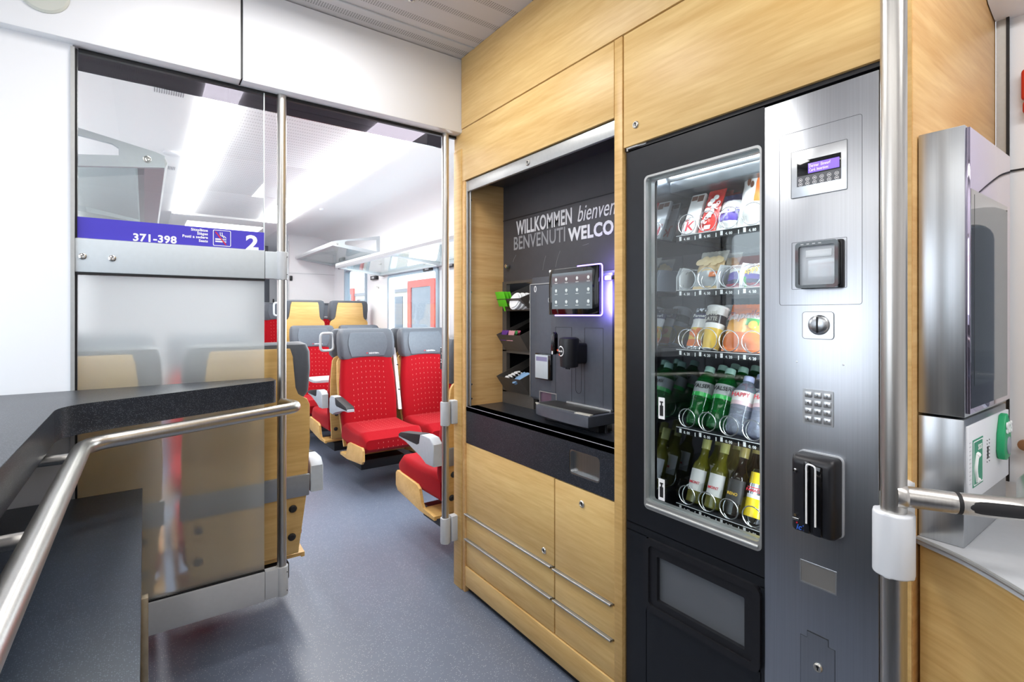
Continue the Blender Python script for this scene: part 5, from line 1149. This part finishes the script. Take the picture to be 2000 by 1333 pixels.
# ------------------------------------------------------------------ overhead racks
def rack(xw, xf, y0, y1, z, label, mids=(), rw=1.):
    s = 1 if xw > xf else -1
    t = thing('luggage_rack', label, 'rack', (xw, (y0+y1)/2, z), 'overhead luggage racks')
    b = B(); b.prism([(xf, z-.012), (xf-s*.010, z+.01), (xf, z+.035), (xf+s*.04*rw, z+.045), (xf+s*.055*rw, z+.03), (xf+s*.05*rw, z-.014)], 'y', y0, y1, .004); emit('front_rail', b, GREYR, t)
    b = B(); b.box(min(xw-s*.05, xw), max(xw-s*.05, xw), y0+.01, y1-.01, z-.075, z-.045, .004); emit('wall_rail', b, GREYP, t)
    b = B(); b.raw([Vector((x, y, zz)) for y in (y0+.02, y1-.02) for x, zz in ((xf+s*.05, z-.004), (xw-s*.05, z-.050), (xw-s*.05, z-.058), (xf+s*.05, z-.012))], [(0, 1, 2, 3), (7, 6, 5, 4), (0, 4, 5, 1), (1, 5, 6, 2), (2, 6, 7, 3), (3, 7, 4, 0)]); emit('glass_shelf', b, SHELFG, t)
    for y in (y0, y1)+tuple(mids):
        b = B(); o = [(xf, z-.010), (xf, z+.034), (xf+s*.03, z+.045), (xw, z+.145), (xw, z-.085)]
        cx, cz = xf+s*.36, z+.018
        i = [(xf+s*.14, z+.012), (xf+s*.14, z+.040), (xf+s*.16, z+.052), (xw-s*.035, z+.098), (xw-s*.035, z-.040)]
        b.ring(o, i, 'y', y-.010, y+.010); a = emit('end_bracket', b, GREYP, t)
        b = B(); b.lathe([(.013, 0), (.013, .002), (.009, .003), (.004, .001)], (xf+s*.055, y-.010, z+.012), (0, -1, 0), 20); emit('screw', b, CHROME, a)
rack(XW, 1.70, 2.32, 5.66, 1.80, 'long glass luggage rack above the two near windows on the right', (4.2,))
rack(XW, 1.70, 5.80, 7.50, 2.06, 'short glass luggage rack above the raised seats at the far end')
rack(-.47, .062, 2.37, 5.6, 1.845, 'glass luggage rack at left, seen through the clear pane', (4.2,), 1.7)
XD = 2.235
for i, (u, v, X) in enumerate(((667, 522, 2.24), (732, 543, 2.24), (838, 525, 2.24), (884, 517, 2.24))):
    p = P(u, v, X=X); lab = ['small dark seat display under the far rack', 'small seat display beside the far edge of the big window', 'small dark seat display above the big window', 'small dark seat display behind the right grab pole'][i]
    t = thing('seat_display', lab, 'display', (p.x, p.y, p.z), 'seat displays under the racks')
    b = B(); b.box(p.x-.02, 2.25, p.y-.10, p.y+.10, p.z-.024, p.z+.024, .006); emit('housing', b, BLKP, t)
    b = B(); b.box(p.x-.0215, p.x-.0195, p.y-.03, p.y+.05, p.z-.012, p.z+.012); emit('display', b, GREYR, t)
for i, (u, v) in enumerate(((740, 562), (650, 540))):
    p = P(u, v, X=2.25); t = thing('coat_hook', ['small metal coat hook between the two windows on the right', 'small metal coat hook left of the far window'][i], 'hook', (2.25, p.y, p.z), 'coat hooks')
    b = B(); b.lathe([(.012, 0), (.010, .004), (.004, .012), (.006, .03), (0, .032)], (2.25, p.y, p.z), (-1, 0, .3), 14); emit('hook', b, CHROME, t)
p = P(568, 544, Y=7.56); t = thing('wall_socket', 'small black switch on the white end wall', 'switch', (p.x, 7.55, p.z))
b = B(); b.box(p.x-.018, p.x+.018, 7.535, 7.56, p.z-.035, p.z+.035, .006); emit('cover', b, BLKP, t)
# ceiling fittings
for u, v, lab, rr_ in ((335, 298, 'small round white speaker in the saloon ceiling at left', .05), (628, 408, 'tiny white sensor on the ceiling by the right light strip', .02)):
    p = P(u, v, Z=2.389); t = thing('ceiling_speaker', lab, 'speaker', (p.x, p.y, 2.37))
    b = B(); b.lathe([(rr_, 0), (rr_, .012), (rr_*.8, .018), (0, .018)], (p.x, p.y, 2.39), (0, 0, -1), 28); emit('cover', b, WHITE, t)
for u0, v0, lab in ((330, 178, 'dark air slots in the saloon ceiling near the beam'), (322, 327, 'dark air slots in the saloon ceiling further back')):
    p = P(u0, v0, Z=2.389); t = thing('air_vent', lab, 'vent', (p.x, p.y, 2.385))
    b = B()
    for k in range(13): b.box(p.x-.06+k*.010, p.x-.057+k*.010, p.y-.05, p.y+.05, 2.3885, 2.3905)
    emit('slots', b, mat('slot_grey', (130, 130, 136), .6), t)
t = thing('sprinkler_head', 'tiny brass screw head in the perforated vestibule ceiling', 'fitting', (.72, 1.70, 2.45)); p = P(803, 0, Z=2.456)
b = B(); b.lathe([(.014, 0), (.012, .005), (0, .008)], (p.x, p.y-.0, 2.457), (0, 0, -1), 16); emit('head', b, CHROME, t)
t.location = (p.x, p.y, 2.457)
for c in kids(t): c.location = c.location+Vector((.72-p.x, 1.70-p.y, 2.45-2.457))
